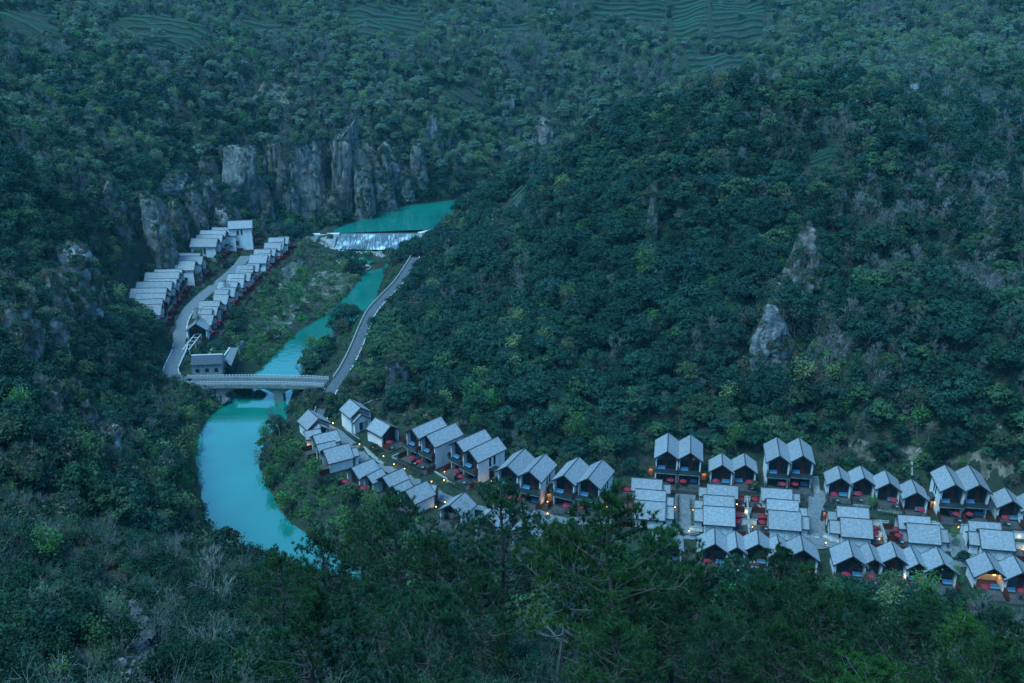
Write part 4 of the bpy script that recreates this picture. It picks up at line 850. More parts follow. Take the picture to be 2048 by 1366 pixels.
# dining tables with chairs on two front terraces
cm = MB(); cm.box(-.22,.22,-.22,.22,.42,.47); CS = cm.mesh('seat','pale_cushion'); cm = MB(); cm.box(-.22,.22,.18,.23,.475,.9); CB = cm.mesh('backrest','pale_cushion'); cm = MB(); cm.box(-.02,.02,-.02,.02,0,.418); CL = cm.mesh('leg','metal_dark')
for (u_, v_), s in (((1510,1134),'left five-gabled front villa'), ((1791,1160),'right five-gabled front villa')):
    p = P(u_, v_, 5.62); e = empty('dining_table', p, 0.05); tag(e, 'long dining table on the terrace of the '+s, 'table', 'dining tables')
    mb = MB(); mb.box(-1.3,1.3,-.45,.45,.7,.75); mb.build('table_top','red_timber', e)
    for x in (-1.15,1.15):
        for y in (-.35,.35): mb = MB(); mb.box(x-.04,x+.04,y-.04,y+.04,0,.698); mb.build('leg','metal_dark', e)
    for x, wx in ((-.8,'left'),(0,'middle'),(.8,'right')):
        for y, rz, wy in ((-.75, math.pi, 'near'), (.75, 0, 'far')):
            c = empty('dining_chair', p+Vector((x, y, 0)), rz); tag(c, '%s %s pale chair at dining table of the %s' % (wy, wx, s), 'chair', 'dining chairs')
            link('seat', CS, c); link('backrest', CB, c)
            for lx in (-.18,.18):
                for ly in (-.18,.18): link('leg', CL, c, (lx, ly, 0))
# lanterns
emis('lamp_glow', (1.0, 0.50, 0.14), 0.7)
lm = MB(); lm.bar((0,0,0),(0,0,.5),.045,6); LPOST = lm.mesh('post','metal_dark'); lm = MB(); lm.lathe([(.0,.5),(.11,.52),(.13,.64),(.09,.76),(0,.78)],8); LHEAD = lm.mesh('lamp_head','lamp_glow'); lm = MB(); lm.lathe([(.16,.785),(.05,.88),(0,.9)],8); LCAP = lm.mesh('cap','metal_dark')
LPW = 0.42
def lantern(u_, v_, z, pw, i, col=(1.0,.55,.2)):
    p = P(u_, v_, z+.65); b = near_build(u_, v_); e = empty('garden_lantern', (p.x, p.y, z)); b['lan'] = b.get('lan', [])+[(e, u_)]
    for nm, me in (('post', LPOST), ('lamp_head', LHEAD), ('cap', LCAP)): link(nm, me, e)
    d = bpy.data.lights.new('lamp_light', 'POINT'); d.energy = pw*LPW; d.color = col; d.shadow_soft_size = .12; l = link('lamp_light', d, e, (0,-.25,.75))
LAN = [(666,846,5.4,12),(719,888,5.7,5),(746,894,5.7,4),(767,912,5.7,4),(617,893,4.8,8),(788,928,6.0,9),(809,937,6.0,7),(889,943,6.4,6),(888,960,6.0,7),(863,963,6.0,4),(963,968,6.6,9),(982,962,6.6,7),(872,1013,5.4,4),(890,1004,5.4,3),(963,1050,5.4,7),(1095,1003,6.6,12),(1095,1026,6.0,4),(1214,1013,6.6,8),(1143,1028,6.0,2),
 (1350,1014,6.2,4),(1348,1041,6.0,3),(1386,1019,6.2,3),(1385,1042,6.0,3),(1474,1008,6.3,4),(1492,1024,6.2,6),(1494,1043,6.0,7),(1491,1056,6.0,3),(1505,1053,6.0,3),(1520,1014,6.3,5),(1340,973,6.8,2),(1632,963,7.0,9),(1757,1049,6.2,5),(1765,1079,6.0,3),(1759,1077,6.0,2),(2037,1073,6.2,5),(2046,1098,6.0,5),(2042,1104,6.0,3),(1917,1054,6.3,5),(1935,1076,6.1,4),
 (1452,1126,5.6,5),(1537,1122,5.6,7),(1652,1085,6.0,3),(1810,1152,5.6,8),(2012,1183,5.6,6),(1928,1110,5.9,3),(1378,1061,5.9,2),(2040,1040,7.0,3),(660,900,4.9,2)]
for i, (u_, v_, z, pw) in enumerate(LAN):
    if pw >= 4 or i % 2: lantern(u_, v_, z, pw, i)
for b in BUILD:
    L = sorted(b.get('lan', []), key=lambda q: q[1]); o9 = ['first', 'second', 'third', 'fourth', 'fifth', 'sixth', 'seventh', 'eighth', 'ninth', 'tenth', 'eleventh']
    for k, (e, _) in enumerate(L): tag(e, ('warm glowing garden lantern near the ' if len(L) == 1 else o9[k]+' warm garden lantern from left near the ')+b['short'], 'lantern', 'lit garden lanterns')
# lamp-lit entrance porches
mat('porch_wood', (0.42,0.24,0.10), (0.50,0.30,0.13), scale=3, rough=0.7)
for (u_, v_, z, w_, l) in ((1301,953,7.0,1.3,'orange lamp-lit porch left of the first two-storey back villa'), (1407,963,7.0,1.5,'orange lamp-lit porch between tall and low twin villas'), (1863,1019,6.8,1.4,'orange lamp-lit porch beside the lowest stepped villa'), (1647,1042,6.2,1.0,'yellow lamp-lit porch left of the fourth middle block'), (1099,1004,6.5,1.3,'orange lamp-lit porch in passage between two-storey villas')):
    p = P(u_, v_, z); e = empty('lit_porch', p); tag(e, l, 'porch', 'lamp-lit porches')
    mb = MB(); mb.box(-w_/2, w_/2, .5, .6, -.5, 2.4); mb.build('back_panel','porch_wood', e)
    for s in (-1,1): mb = MB(); x = s*(w_/2+.05); mb.box(x-.046, x+.046, -.5, .6, -.5, 2.4); mb.build('side_panel','dark_timber', e)
    mb = MB(); mb.box(-w_/2-.1, w_/2+.1, -.3, .65, 2.404, 2.52); mb.build('porch_roof','metal_dark', e)
    mb = MB(); mb.lathe([(0,2.1),(.1,2.12),(.1,2.32),(0,2.35)],8,(0,.3,0)); mb.build('lamp','lamp_glow', e)
    d = bpy.data.lights.new('porch_light','POINT'); d.energy = 8*LPW; d.color = (1,.5,.14); d.shadow_soft_size = .1; link('porch_light', d, e, (0,-.1,2.0))
# pendant lamps in the open room of the right-hand front villa, and at the lit gatehouse porch
f = [q for q in FACES if q['b']['short'] == 'lamp-lit front villa at right'][0]
for x, w_ in ((-1.6,'left'),(1.5,'right')):
    e = empty('pendant_lamp', f['M'] @ Vector((x, 3.2, 2.0))); tag(e, w_+' glowing pendant lamp under the right-hand front gable', 'lamp', 'pendant lamps')
    mb = MB(); mb.lathe([(0,-.05),(.3,0),(.34,.2),(.2,.4),(0,.42)],12); mb.build('shade','lamp_glow', e); mb = MB(); mb.bar((0,0,.42),(0,0,.8),.015,4); mb.build('cord','metal_dark', e)
    d = bpy.data.lights.new('pendant_light','POINT'); d.energy = 5*LPW; d.color = (1,.55,.2); link('pendant_light', d, e, (0,-.5,-.2))
p = P(716,846,5.4); e = empty('porch_lamp', p+Vector((0,0,2.3))); tag(e, 'warm lamp hanging in the porch of the taller gatehouse', 'lamp'); mb = MB(); mb.lathe([(0,0),(.14,.04),(.14,.3),(0,.34)],8); mb.build('shade','lamp_glow', e)
d = bpy.data.lights.new('porch_light','POINT'); d.energy = 10*LPW; d.color = (1,.5,.16); link('porch_light', d, e, (0,-.4,-.3))

# ================================================================ ROCKS
def rock_mat(name, c1, c2, c3):
    m = bpy.data.materials.new(name); m.use_nodes = True; t = m.node_tree; b = t.nodes['Principled BSDF']; b.inputs['Roughness'].default_value = 0.9; b.inputs['Specular IOR Level'].default_value = 0.2
    tc = t.nodes.new('ShaderNodeTexCoord'); mp = t.nodes.new('ShaderNodeMapping'); mp.inputs['Scale'].default_value = (1, 1, 0.16); t.links.new(tc.outputs['Object'], mp.inputs[0])
    n = t.nodes.new('ShaderNodeTexNoise'); n.inputs['Scale'].default_value = 0.7; n.inputs['Detail'].default_value = 8; n.inputs['Roughness'].default_value = 0.62; t.links.new(mp.outputs[0], n.inputs['Vector'])
    r = t.nodes.new('ShaderNodeValToRGB'); el = r.color_ramp.elements; el[0].position = 0.32; el[0].color = (*c1,1); el[1].position = 0.68; el[1].color = (*c3,1); x = el.new(0.5); x.color = (*c2,1); t.links.new(n.outputs['Fac'], r.inputs[0])
    n2 = t.nodes.new('ShaderNodeTexNoise'); n2.inputs['Scale'].default_value = 0.35; n2.inputs['Detail'].default_value = 5; t.links.new(tc.outputs['Object'], n2.inputs['Vector'])
    r2 = t.nodes.new('ShaderNodeValToRGB'); r2.color_ramp.elements[0].position = 0.56; r2.color_ramp.elements[1].position = 0.66; t.links.new(n2.outputs['Fac'], r2.inputs[0]); mx = t.nodes.new('ShaderNodeMix'); mx.data_type = 'RGBA'; mx.inputs[7].default_value = (0.05,0.065,0.03,1)
    t.links.new(r2.outputs[0], mx.inputs[0]); t.links.new(r.outputs[0], mx.inputs[6]); t.links.new(mx.outputs[2], b.inputs['Base Color'])
    n3 = t.nodes.new('ShaderNodeTexNoise'); n3.inputs['Scale'].default_value = 1.3; n3.inputs['Detail'].default_value = 8; t.links.new(tc.outputs['Object'], n3.inputs['Vector'])
    bp = t.nodes.new('ShaderNodeBump'); bp.inputs['Strength'].default_value = 0.9; bp.inputs['Distance'].default_value = 0.5; t.links.new(n3.outputs['Fac'], bp.inputs['Height']); t.links.new(bp.outputs[0], b.inputs['Normal']); MATS[name] = m
rock_mat('rock_grey', (0.05,0.05,0.05), (0.125,0.122,0.115), (0.235,0.23,0.215)); rock_mat('rock_pale', (0.09,0.09,0.095), (0.18,0.18,0.185), (0.31,0.305,0.30)); rock_mat('rock_brown', (0.055,0.049,0.044), (0.135,0.12,0.106), (0.24,0.215,0.19))
def rock_mesh(name, w, h, d, seed, m, sharp=1.0):
    rg = np.random.default_rng(seed*13+5); n1, n2 = 48, 40; th = np.linspace(0, 2*np.pi, n1, endpoint=False); ph = np.linspace(-np.pi/2, np.pi/2, n2); VV = []; FF = []; tall = h > w*1.15
    parts = [(0, 0, 1.0, 1.0)]
    for k in range(4 if tall else 2): parts.append((rg.uniform(-.42, .42), rg.uniform(-.35, .05), rg.uniform(.42, .68), rg.uniform(.45, .9)))
    for pi_, (ox, oy, sw, sh) in enumerate(parts):
        T, Q = np.meshgrid(th, ph); ex = rg.uniform(.4, .62); sp = lambda c, e: np.sign(c)*np.abs(c)**e
        cr = np.where(Q < 0, 1.0, np.abs(np.cos(Q))**rg.uniform(.35, .6)); cr[0,:] = 0; cr[-1,:] = 0
        X = cr*sp(np.cos(T), ex); Y = cr*sp(np.sin(T), ex); Z = np.where(Q < 0, Q/(np.pi/2), sp(np.sin(np.abs(Q)), .9)); V = np.stack([X, Y, Z], -1).reshape(-1, 3)
        for k in range(13):
            nv = rg.normal(size=3); nv[2] = nv[2]*.4+(.35 if k % 3 == 0 else 0); nv /= np.linalg.norm(nv); dd = V@nv; lim = rg.uniform(.55, .85)*np.percentile(dd, 99); V = V-np.outer(np.clip(dd-lim, 0, None)*.95, nv)
        V = V*[w/2*sw, d/2*sw, h/2*sh]+[ox*w, oy*d, -h/2*(1-sh)]; x, y, z = V.T; s0 = seed*3.7+pi_*9
        f1 = fbm(x/(w*.4)+s0, y/(w*.4), z/(h*.5), s=seed, o=3); f2 = np.abs(fbm(x/(w*.22)+s0, y/(w*.22), z/(h*.9), s=seed+9, o=3)); f3 = np.abs(fbm(x/(w*.6)+s0, y/(w*.6), z/(h*.2), s=seed+17, o=2)); f4 = fbm(x/1.2, y/1.2, z/1.9, s=seed+3, o=3)
        disp = w*(.07*f1-.09*np.clip(.14-f2, 0, 1)/.14*sharp-.06*np.clip(.10-f3, 0, 1)/.10*sharp)+.35*f4
        a_ = np.arctan2(y-oy*d, x-ox*w); up = smooth(.3, 1, (z+h/2*(1-sh))/(h/2*sh)); V = V+np.stack([np.cos(a_)*disp*(1-up), np.sin(a_)*disp*(1-up), disp*up*.9], -1); V[:,0] += .05*w*np.sin(z/h*3+seed)
        idx = np.arange(n1*n2).reshape(n2, n1); F = np.stack([idx[:-1,:], np.roll(idx[:-1,:], -1, 1), np.roll(idx[1:,:], -1, 1), idx[1:,:]], -1).reshape(-1, 4); VV.append(V); FF.append(F+pi_*n1*n2)
    return npmesh(name, np.vstack(VV), np.vstack(FF), [m], smooth=False)
ROCKS = [  # u, v, width px, height px, material, label
 (690,345,72,190,'rock_grey','tall grey rock pillar standing highest above the reservoir shore'),(722,395,44,95,'rock_grey','narrow rock buttress at the right foot of the tall pillar'),(612,365,64,150,'rock_grey','dark cracked cliff just left of the tall pillar'),(645,410,40,80,'rock_brown','brownish rock wedge between tall pillar and dark cliff'),
 (487,368,76,125,'rock_grey','broad leaning rock slab above the far village roofs'),(570,375,34,110,'rock_brown','slim brown rock rib left of the dark cracked cliff'),(355,378,54,60,'rock_pale','pale rounded rock cap above the far village cliff'),(352,438,46,80,'rock_brown','brown cliff face under the pale rock cap'),(318,475,60,130,'rock_grey','grey cliff slab behind the uphill villa row'),(395,420,36,90,'rock_grey','upright rock rib right of the brown cliff face'),
 (265,418,36,36,'rock_pale','round boulder balanced left of the pale rock cap'),(268,445,26,50,'rock_brown','brown rock under the balanced round boulder'),(216,402,44,74,'rock_grey','grey slab in the wood left of the balanced boulder'),(440,445,52,40,'rock_pale','pale scree rock behind the tallest far house'),(180,425,30,36,'rock_grey','small grey rock above the left wood'),
 (780,335,54,80,'rock_grey','rounded rock face right of the tall pillar'),(836,335,40,78,'rock_grey','twin rock knob above the reservoir bend'),(866,272,36,64,'rock_grey','upper rock face high above the reservoir bend'),(752,360,36,80,'rock_brown','shadowed rock behind the rounded rock face'),(1015,222,26,40,'rock_grey','far pale rock on the slope above the reservoir end'),
 (140,545,74,70,'rock_pale','pale upper block of the left cliff'),(146,600,70,80,'rock_grey','dark lower block of the left cliff'),(95,665,60,70,'rock_grey','cliff block below the left cliff'),(40,690,66,100,'rock_grey','shadowed cliff at the left picture edge'),(45,518,34,34,'rock_pale','small pale rock at the left picture edge'),(165,445,26,30,'rock_grey','grey rock tip left of the balanced boulder'),(305,560,20,40,'rock_brown','brown rock behind the nearest uphill villas'),
 (85,825,60,52,'rock_brown','brown boulder left of the double boulder'),(160,830,56,80,'rock_grey','upright boulder on the left slope'),(218,915,84,74,'rock_pale','large pale rounded boulder on the left slope above water'),(70,890,40,34,'rock_brown','small brown boulder below the brown boulder'),(45,945,60,50,'rock_brown','dark boulder at the left edge below the brown ones'),(35,1038,90,44,'rock_pale','flat pale rock at the lower left edge'),(118,1032,60,34,'rock_brown','flat brown rock right of the flat pale rock'),(95,960,40,50,'rock_grey','grey boulder above the flat rocks'),
 (1602,535,66,100,'rock_brown','tall brown rock face high on the right hill'),(1600,592,34,56,'rock_grey','lower pale chip of the tall brown rock face'),(1530,690,62,112,'rock_pale','pale streaked rock face in the middle of the right hill'),(1548,600,50,50,'rock_brown','brown bare rock above the pale streaked face'),(1300,398,26,36,'rock_grey','small grey rock on the upper right hill'),(1304,462,20,90,'rock_brown','thin brown rock strip below the small grey rock'),
 (1670,422,32,60,'rock_brown','brown rock tooth on the upper right hill'),(1850,398,18,46,'rock_grey','left small rock on the far right slope'),(1886,404,20,22,'rock_grey','right small rock on the far right slope'),(1086,272,46,62,'rock_brown','dark dome rock on the left shoulder of the right hill'),(1826,186,20,36,'rock_pale','far white rock on the back slope at right'),(1100,476,36,20,'rock_brown','flat brown rock on the left flank of right hill'),(1030,490,24,28,'rock_brown','small brown rock left of the flat brown rock'),
 (800,752,38,84,'rock_pale','pale pointed rock above the white gatehouses'),(838,700,30,40,'rock_grey','grey rock above the pale pointed rock'),(712,776,42,26,'rock_brown','dark boulder beside the road junction'),(630,800,38,34,'rock_brown','dark boulder below the bridge right end'),(662,815,14,40,'rock_brown','dark upright rock beside the slope to villas'),(492,786,38,32,'rock_grey','rounded boulder in the water beside the bridge pier'),(520,800,20,16,'rock_grey','small boulder next to the rounded boulder under bridge'),(685,660,26,22,'rock_brown','reddish rock on the right river bank'),(1360,445,18,24,'rock_grey','small grey rock right of the thin rock strip'),
]
ROCKS += [(528,405,44,90,'rock_brown','brown rock wall low between slab and rib'),(425,405,40,80,'rock_grey','grey rock step left of the leaning slab'),(462,430,46,44,'rock_brown','low brown rock under the leaning slab'),(588,405,40,84,'rock_grey','grey rock foot under the slim brown rib'),(668,420,36,60,'rock_brown','brown rock foot left of the tall pillar base'),(758,398,46,56,'rock_grey','low grey rock at the reservoir shore right of pillar'),(806,376,40,56,'rock_brown','low brown rock further along the reservoir shore'),
 (296,432,36,76,'rock_brown','brown rock rib left of the village cliff slab'),(240,452,30,56,'rock_grey','grey rock in the wood behind the uphill villas'),(345,510,36,60,'rock_grey','low grey rock behind the middle uphill villas'),(640,330,34,90,'rock_grey','upper grey rock between dark cliff and tall pillar'),(735,320,40,70,'rock_grey','upper grey rock right of the tall pillar top'),(548,330,40,70,'rock_brown','upper brown rock above the rock wall'),(185,585,36,70,'rock_brown','brown rock right of the left cliff'),(110,600,44,70,'rock_grey','grey rock left of the left cliff lower block'),(15,600,44,70,'rock_brown','brown rock at left edge above the shadowed cliff'),(415,345,36,50,'rock_brown','brown rock above the pale rock cap')]
ROCKBOX = []; ROCKOBJ = []
for i, (u_, v_, wp, hp, m, label) in enumerate(ROCKS):
    g = hit(u_, v_+hp*.42, 60.0); t = proj(*g)[2]; ppm = FPX/t; kk_ = 1.28 if (u_ < 300 and v_ > 480) or (u_ > 1200 and v_ > 380) else 1.1; w_ = wp/ppm*kk_; h_ = hp/ppm/.93*kk_
    c = g+(Vector((w_*.05, w_*.10, h_*.40)) if (u_ < 300 and v_ > 480) or (u_ > 1200 and v_ > 380) else Vector((0, w_*.28, h_*.35))); o = link('rock', rock_mesh('rock', w_, h_, w_*.9, i+1, m), None, c, random.uniform(-.4,.4)); tag(o, label, 'rock', 'rock outcrops of the valley'); ROCKOBJ.append(o)
    ROCKBOX.append((u_-wp*.5, u_+wp*.5, v_-hp*.5, v_+hp*.45, t, c.x, c.y, w_))
# landslip scars
def scar(label, px, m='scar_soil'):
    pts = [hit(u_, v_) for u_, v_ in px]; X = np.array([p.x for p in pts]); Y = np.array([p.y for p in pts]); c = (X.mean(), Y.mean())
    ring = [(p.x, p.y) for p in pts]; gx, gy = np.meshgrid(np.linspace(X.min(), X.max(), 22), np.linspace(Y.min(), Y.max(), 22)); ok = inside(gx+fbm(gx/3, gy/3, s=8)*1.2, gy+fbm(gx/3, gy/3, s=9)*1.2, ring); gz = ground(gx, gy)+.22+.25*fbm(gx/2.5, gy/2.5, s=4)
    V = np.stack([gx, gy, gz], -1).reshape(-1, 3); idx = np.arange(22*22).reshape(22, 22); F = np.stack([idx[:-1,:-1], idx[:-1,1:], idx[1:,1:], idx[1:,:-1]], -1)[(ok[:-1,:-1] & ok[1:,1:] & ok[:-1,1:] & ok[1:,:-1])]
    if len(F): o = link('bare_soil', npmesh('bare_soil', V, F.reshape(-1, 4), [m], smooth=True)); tag(o, kind='structure')
SCARS = [[(1925,835),(1945,810),(1985,830),(2010,860),(2048,880),(2048,905),(1990,900),(1945,885),(1958,862)], [(1880,905),(1930,900),(1990,915),(2048,935),(2048,985),(1990,960),(1900,930)], [(1700,880),(1800,890),(1850,905),(1830,930),(1740,925),(1700,910)], [(780,840),(850,815),(930,835),(960,860),(900,850),(830,835)], [(520,165),(570,165),(585,215),(520,220),(500,200)]]
for s_ in SCARS: scar('', s_)
mat('flat_gravel', (0.07,0.075,0.06), (0.17,0.165,0.14), scale=0.8, rough=.95, bump=.4)
for s_ in [[(590,565),(655,540),(722,550),(692,592),(640,615),(598,605)],[(520,668),(556,622),(600,606),(592,642),(548,684)],[(548,560),(585,510),(612,520),(590,556),(560,590)]]: scar('', s_, 'flat_gravel')
# ---- tea fields: hedge rows on the contour
FIELDS = [((0,22),(120,22),(125,70),(0,76),'tea terraces at the upper left picture edge',6),((230,40),(330,32),(420,60),(400,112),(290,108),'tea terraces between wooded knolls at upper left',9),((470,45),(560,40),(600,75),(480,84),'tea terraces left of the upper centre wood',5),((690,22),(830,10),(850,60),(800,108),(715,90),'tea terraces in the upper centre beside a bare track',11),((880,180),(960,178),(970,200),(890,205),'small tea terrace above the reservoir valley',3),((1000,45),(1062,48),(1060,88),(1005,84),'small tea terrace right of the upper centre',5),
 ((1180,4),(1330,2),(1330,45),(1190,48),'tea terraces at the upper right centre',5),((1340,-4),(1412,-4),(1415,95),(1345,95),'left half of the large tea terraces at upper right',12),((1420,-4),(1530,-4),(1525,90),(1422,95),'right half of the large tea terraces at upper right',11),((1365,100),(1490,108),(1480,150),(1380,150),'lower part of the large tea terraces at upper right',6),
 ((1612,318),(1690,285),(1692,300),(1660,340),(1612,346),'tea field in a clearing on the right hill',9),((1015,402),(1050,368),(1068,376),(1055,418),(1020,420),'tea field on the left shoulder of the right hill',9),((880,505),(925,488),(940,496),(930,512),(885,525),'tea patch above the valley road bend',6),((995,430),(1035,418),(1050,428),(1005,455),'lower tea field on the left shoulder of right hill',6)]
mat('tea_hedge', (0.010,0.034,0.018), (0.024,0.062,0.034), scale=1.5, rough=0.9, rnd=.2); FIELDPOLY = []
def tea(pxs, label, rows):
    pts = [hit(*p) for p in pxs]; ring = [(p.x, p.y) for p in pts]; FIELDPOLY.append(ring); Y0, Y1 = min(p.y for p in pts), max(p.y for p in pts); X0, X1 = min(p.x for p in pts), max(p.x for p in pts)
    e = empty('tea_field', (sum(p.x for p in pts)/len(pts), sum(p.y for p in pts)/len(pts), min(p.z for p in pts))); tag(e, label, 'tea field', 'tea terraces'); o_ = e.location
    nr = max(rows, 3)
    for r_ in range(nr):
        y = Y0+(Y1-Y0)*(r_+.5)/nr; xs = np.arange(X0, X1, 1.6); ys = y+.5*np.sin(xs/17+r_*.15)+.35*fbm(xs/7, xs*0+r_, s=3); k = inside(xs, ys, ring); xs, ys = xs[k], ys[k]
        if len(xs) < 3: continue
        zs = ground(xs, ys); hw = min(2.0, (Y1-Y0)/nr*.33); H = 1.15+.3*fbm(xs/2, ys, s=5); mb = MB()
        prof = [(-hw,-.5),(-hw*.95,.5),(-hw*.4,1.0),(hw*.4,1.0),(hw*.95,.5),(hw,-.5)]
        for i in range(len(xs)-1):
            if xs[i+1]-xs[i] > 2.5: continue
            A = [(xs[i]-o_.x, ys[i]+p-o_.y, zs[i]+q*H[i]-o_.z) for p, q in prof]; B_ = [(xs[i+1]-o_.x, ys[i+1]+p-o_.y, zs[i+1]+q*H[i+1]-o_.z) for p, q in prof]
            for j in range(len(prof)-1): mb.poly([A[j], B_[j], B_[j+1], A[j+1]])
        if mb.f: mb.build('hedge_row','tea_hedge', e)
for f in FIELDS: tea(f[:-2], f[-2], f[-1])

# ================================================================ TREES
leafmat('leaf_dark', (0.006,0.028,0.017), (0.018,0.060,0.033), rnd=.4, hue=.025)
leafmat('leaf_teal', (0.007,0.032,0.023), (0.020,0.067,0.044), rnd=.3, hue=.02)
leafmat('leaf_mid', (0.028,0.064,0.026), (0.055,0.105,0.045), rnd=.3, hue=.03)
leafmat('leaf_pale', (0.10,0.15,0.055), (0.17,0.225,0.10), rnd=.25, hue=.03)
leafmat('leaf_spring', (0.045,0.125,0.032), (0.085,0.18,0.055), rnd=.25, hue=.03)
leafmat('leaf_straw', (0.14,0.13,0.09), (0.24,0.225,0.16), rnd=.2, hue=.01)
leafmat('leaf_far_hazed', (0.06,0.11,0.07), (0.115,0.165,0.105), rnd=.35, hue=.03)  # pale far trees, with distance haze also put into the leaf colour
leafmat('leaf_dry', (0.085,0.068,0.042), (0.14,0.11,0.07), rnd=.25, hue=.02)
leafmat('needle', (0.007,0.038,0.014), (0.025,0.085,0.028), rnd=.25, hue=.02, tr=.15, scale=.6)
leafmat('needle_light', (0.022,0.074,0.013), (0.05,0.125,0.023), rnd=.2, hue=.02, tr=.15, scale=.6)
mat('bark', (0.05,0.042,0.036), (0.095,0.08,0.068), scale=4, rough=.95, stretch=(1,1,.2)); mat('bark_pale', (0.14,0.13,0.12), (0.24,0.225,0.21), scale=3, rough=.95, rnd=.2); mat('bark_grey', (0.11,0.108,0.105), (0.19,0.185,0.175), scale=3, rough=.95, rnd=.25)
def leaves(pts, nrm, size, asp=.6):
    n = len(pts); t = RNG.normal(size=(n,3)); nrm = nrm/(np.linalg.norm(nrm, axis=1, keepdims=True)+1e-9); t = np.cross(nrm, t); t /= np.linalg.norm(t, axis=1, keepdims=True)+1e-9; b = np.cross(nrm, t); s = size[:,None]
    V = np.stack([pts-t*s*.5, pts+b*s*.5*asp, pts+t*s*.5, pts-b*s*.5*asp], 1).reshape(-1, 3); return V, np.arange(4*n).reshape(n, 4)
def sph(n): 
    v = RNG.normal(size=(n,3)); return v/np.linalg.norm(v, axis=1, keepdims=True)
def branches(mb, p, d, L, r, depth, spread=.7, up=.25, nseg=2, kids=(2,4), shrink=.62, tips=None):
    q = p
    for s in range(nseg):
        d2 = (d+Vector((random.gauss(0,.14), random.gauss(0,.14), random.gauss(0,.1)+up*.2))).normalized(); q2 = q+d2*(L/nseg); r2 = r*(.78 if s < nseg-1 else .6); mb.bar(q, q2, r, 3 if depth < 2 else 5, r2); q, d, r = q2, d2, r2
        if depth > 0 and s < nseg-1:
            a = random.uniform(0, 6.28); o = d.orthogonal().normalized(); o.rotate(Matrix.Rotation(a, 3, d)); branches(mb, q, (d+o*spread*1.2).normalized(), L*shrink*.8, r*.6, depth-1, spread, up, nseg, kids, shrink, tips)
    if tips is not None and depth <= 1: tips.append((q.copy(), d.copy()))
    if depth > 0:
        k = random.randint(*kids); a0 = random.uniform(0, 6.28)
        for i in range(k):
            o = d.orthogonal().normalized(); o.rotate(Matrix.Rotation(a0+6.28*i/k+random.uniform(-.4,.4), 3, d)); branches(mb, q, (d+o*random.uniform(.5,1)*spread+Vector((0,0,up))).normalized(), L*shrink*random.uniform(.8,1.15), r*.75, depth-1, spread, up, nseg, kids, shrink, tips)
def crown_dome(R_, H_, base, ncl, per, ls, flat=.75):
    cs = []; 
    for i in range(ncl):
        v = sph(1)[0]; v[2] = abs(v[2])*1.15-.35; rr_ = RNG.uniform(.62, .95); cs.append((v*[R_*rr_, R_*rr_, H_*.5*rr_]+[0,0,base+H_*.45], R_*RNG.uniform(.26,.42)))
    pts = []; nr = []
    for c, r in cs:
        d = sph(per); d[:,2] = np.where(d[:,2] < -.3, -d[:,2], d[:,2]); pts.append(c+d*r*[1,1,flat]*RNG.uniform(.75,1.05,(per,1))); nr.append(d+RNG.normal(0,.45,(per,3))+[0,0,.35])
    pts = np.vstack(pts); nr = np.vstack(nr); return leaves(pts, nr, ls*RNG.uniform(.6,1.3,len(pts)))
def crown_cone(R_, H_, base, tiers, per, ls):
    pts = []; nr = []
    for k in range(tiers):
        f = (k+.5)/tiers; rr_ = R_*(1-f)**.75*RNG.uniform(.85,1.15)+.2; nb = max(4, int(9*(1-f))+3); a0 = RNG.uniform(0,6.28)
        for j in range(nb):
            a = a0+6.28*j/nb+RNG.normal(0,.15); L = rr_*RNG.uniform(.75,1.12); m = max(5, int(per*L/R_)); s = np.sqrt(RNG.uniform(.05,1,m)); 
            x = np.cos(a)*L*s; y = np.sin(a)*L*s; wd = .26*L*(1.1-s)+.12; p = np.c_[x+RNG.normal(0,1,m)*wd*abs(math.sin(a))+RNG.normal(0,.08,m), y+RNG.normal(0,1,m)*wd*abs(math.cos(a))+RNG.normal(0,.08,m), base+H_*f-.18*L*s+RNG.normal(0,.14,m)]
            pts.append(p); nr.append(np.c_[np.cos(a)*np.ones(m)*.3, np.sin(a)*np.ones(m)*.3, np.ones(m)]+RNG.normal(0,.4,(m,3)))
    pts = np.vstack(pts); nr = np.vstack(nr); return leaves(pts, nr, ls*RNG.uniform(.6,1.3,len(pts)))
def trunk_mesh(h, r, m, lean=.05, limbs=4, top=None):
    mb = MB(); p = Vector((0,0,-.6)); n = 4; pts = [p]
    for k in range(n): p = p+Vector((random.gauss(0,lean)*h/n, random.gauss(0,lean)*h/n, (h+.6)/n)); pts.append(p)
    for k in range(n): mb.bar(pts[k], pts[k+1], r*(1-.75*k/n), 5, r*(1-.75*(k+1)/n))
    for k in range(limbs):
        f = random.uniform(.45,.9); i = min(int(f*n), n-1); q = pts[i].lerp(pts[i+1], f*n-i); a = random.uniform(0,6.28); d = Vector((math.cos(a), math.sin(a), .6)); mb.bar(q, q+d*h*.28, r*.35, 4, r*.12)
    return mb.mesh('trunk', m)
KINDS = {}      # kind -> list of (trunk mesh, crown mesh)
def kind(name, n, fn): KINDS[name] = [fn(i) for i in range(n)]
def k_dome(lm, ra=2.6, rb=3.9, nc=26, per=46):
    def f(i):
        R_ = RNG.uniform(ra, rb); H_ = R_*RNG.uniform(1.5,2.1); base = RNG.uniform(1.0,2.2); V, F = crown_dome(R_, H_, base, nc, per, .62); return trunk_mesh(base+H_*.55, .22, 'bark'), npmesh('crown', V, F, [lm])
    return f
def k_cone(lm):
    def f(i):
        R_ = RNG.uniform(1.9,2.7); H_ = RNG.uniform(6,9); V, F = crown_cone(R_, H_, 1.2, 11, 20, .6); return trunk_mesh(H_+1, .2, 'bark', .02, 0), npmesh('crown', V, F, [lm])
    return f
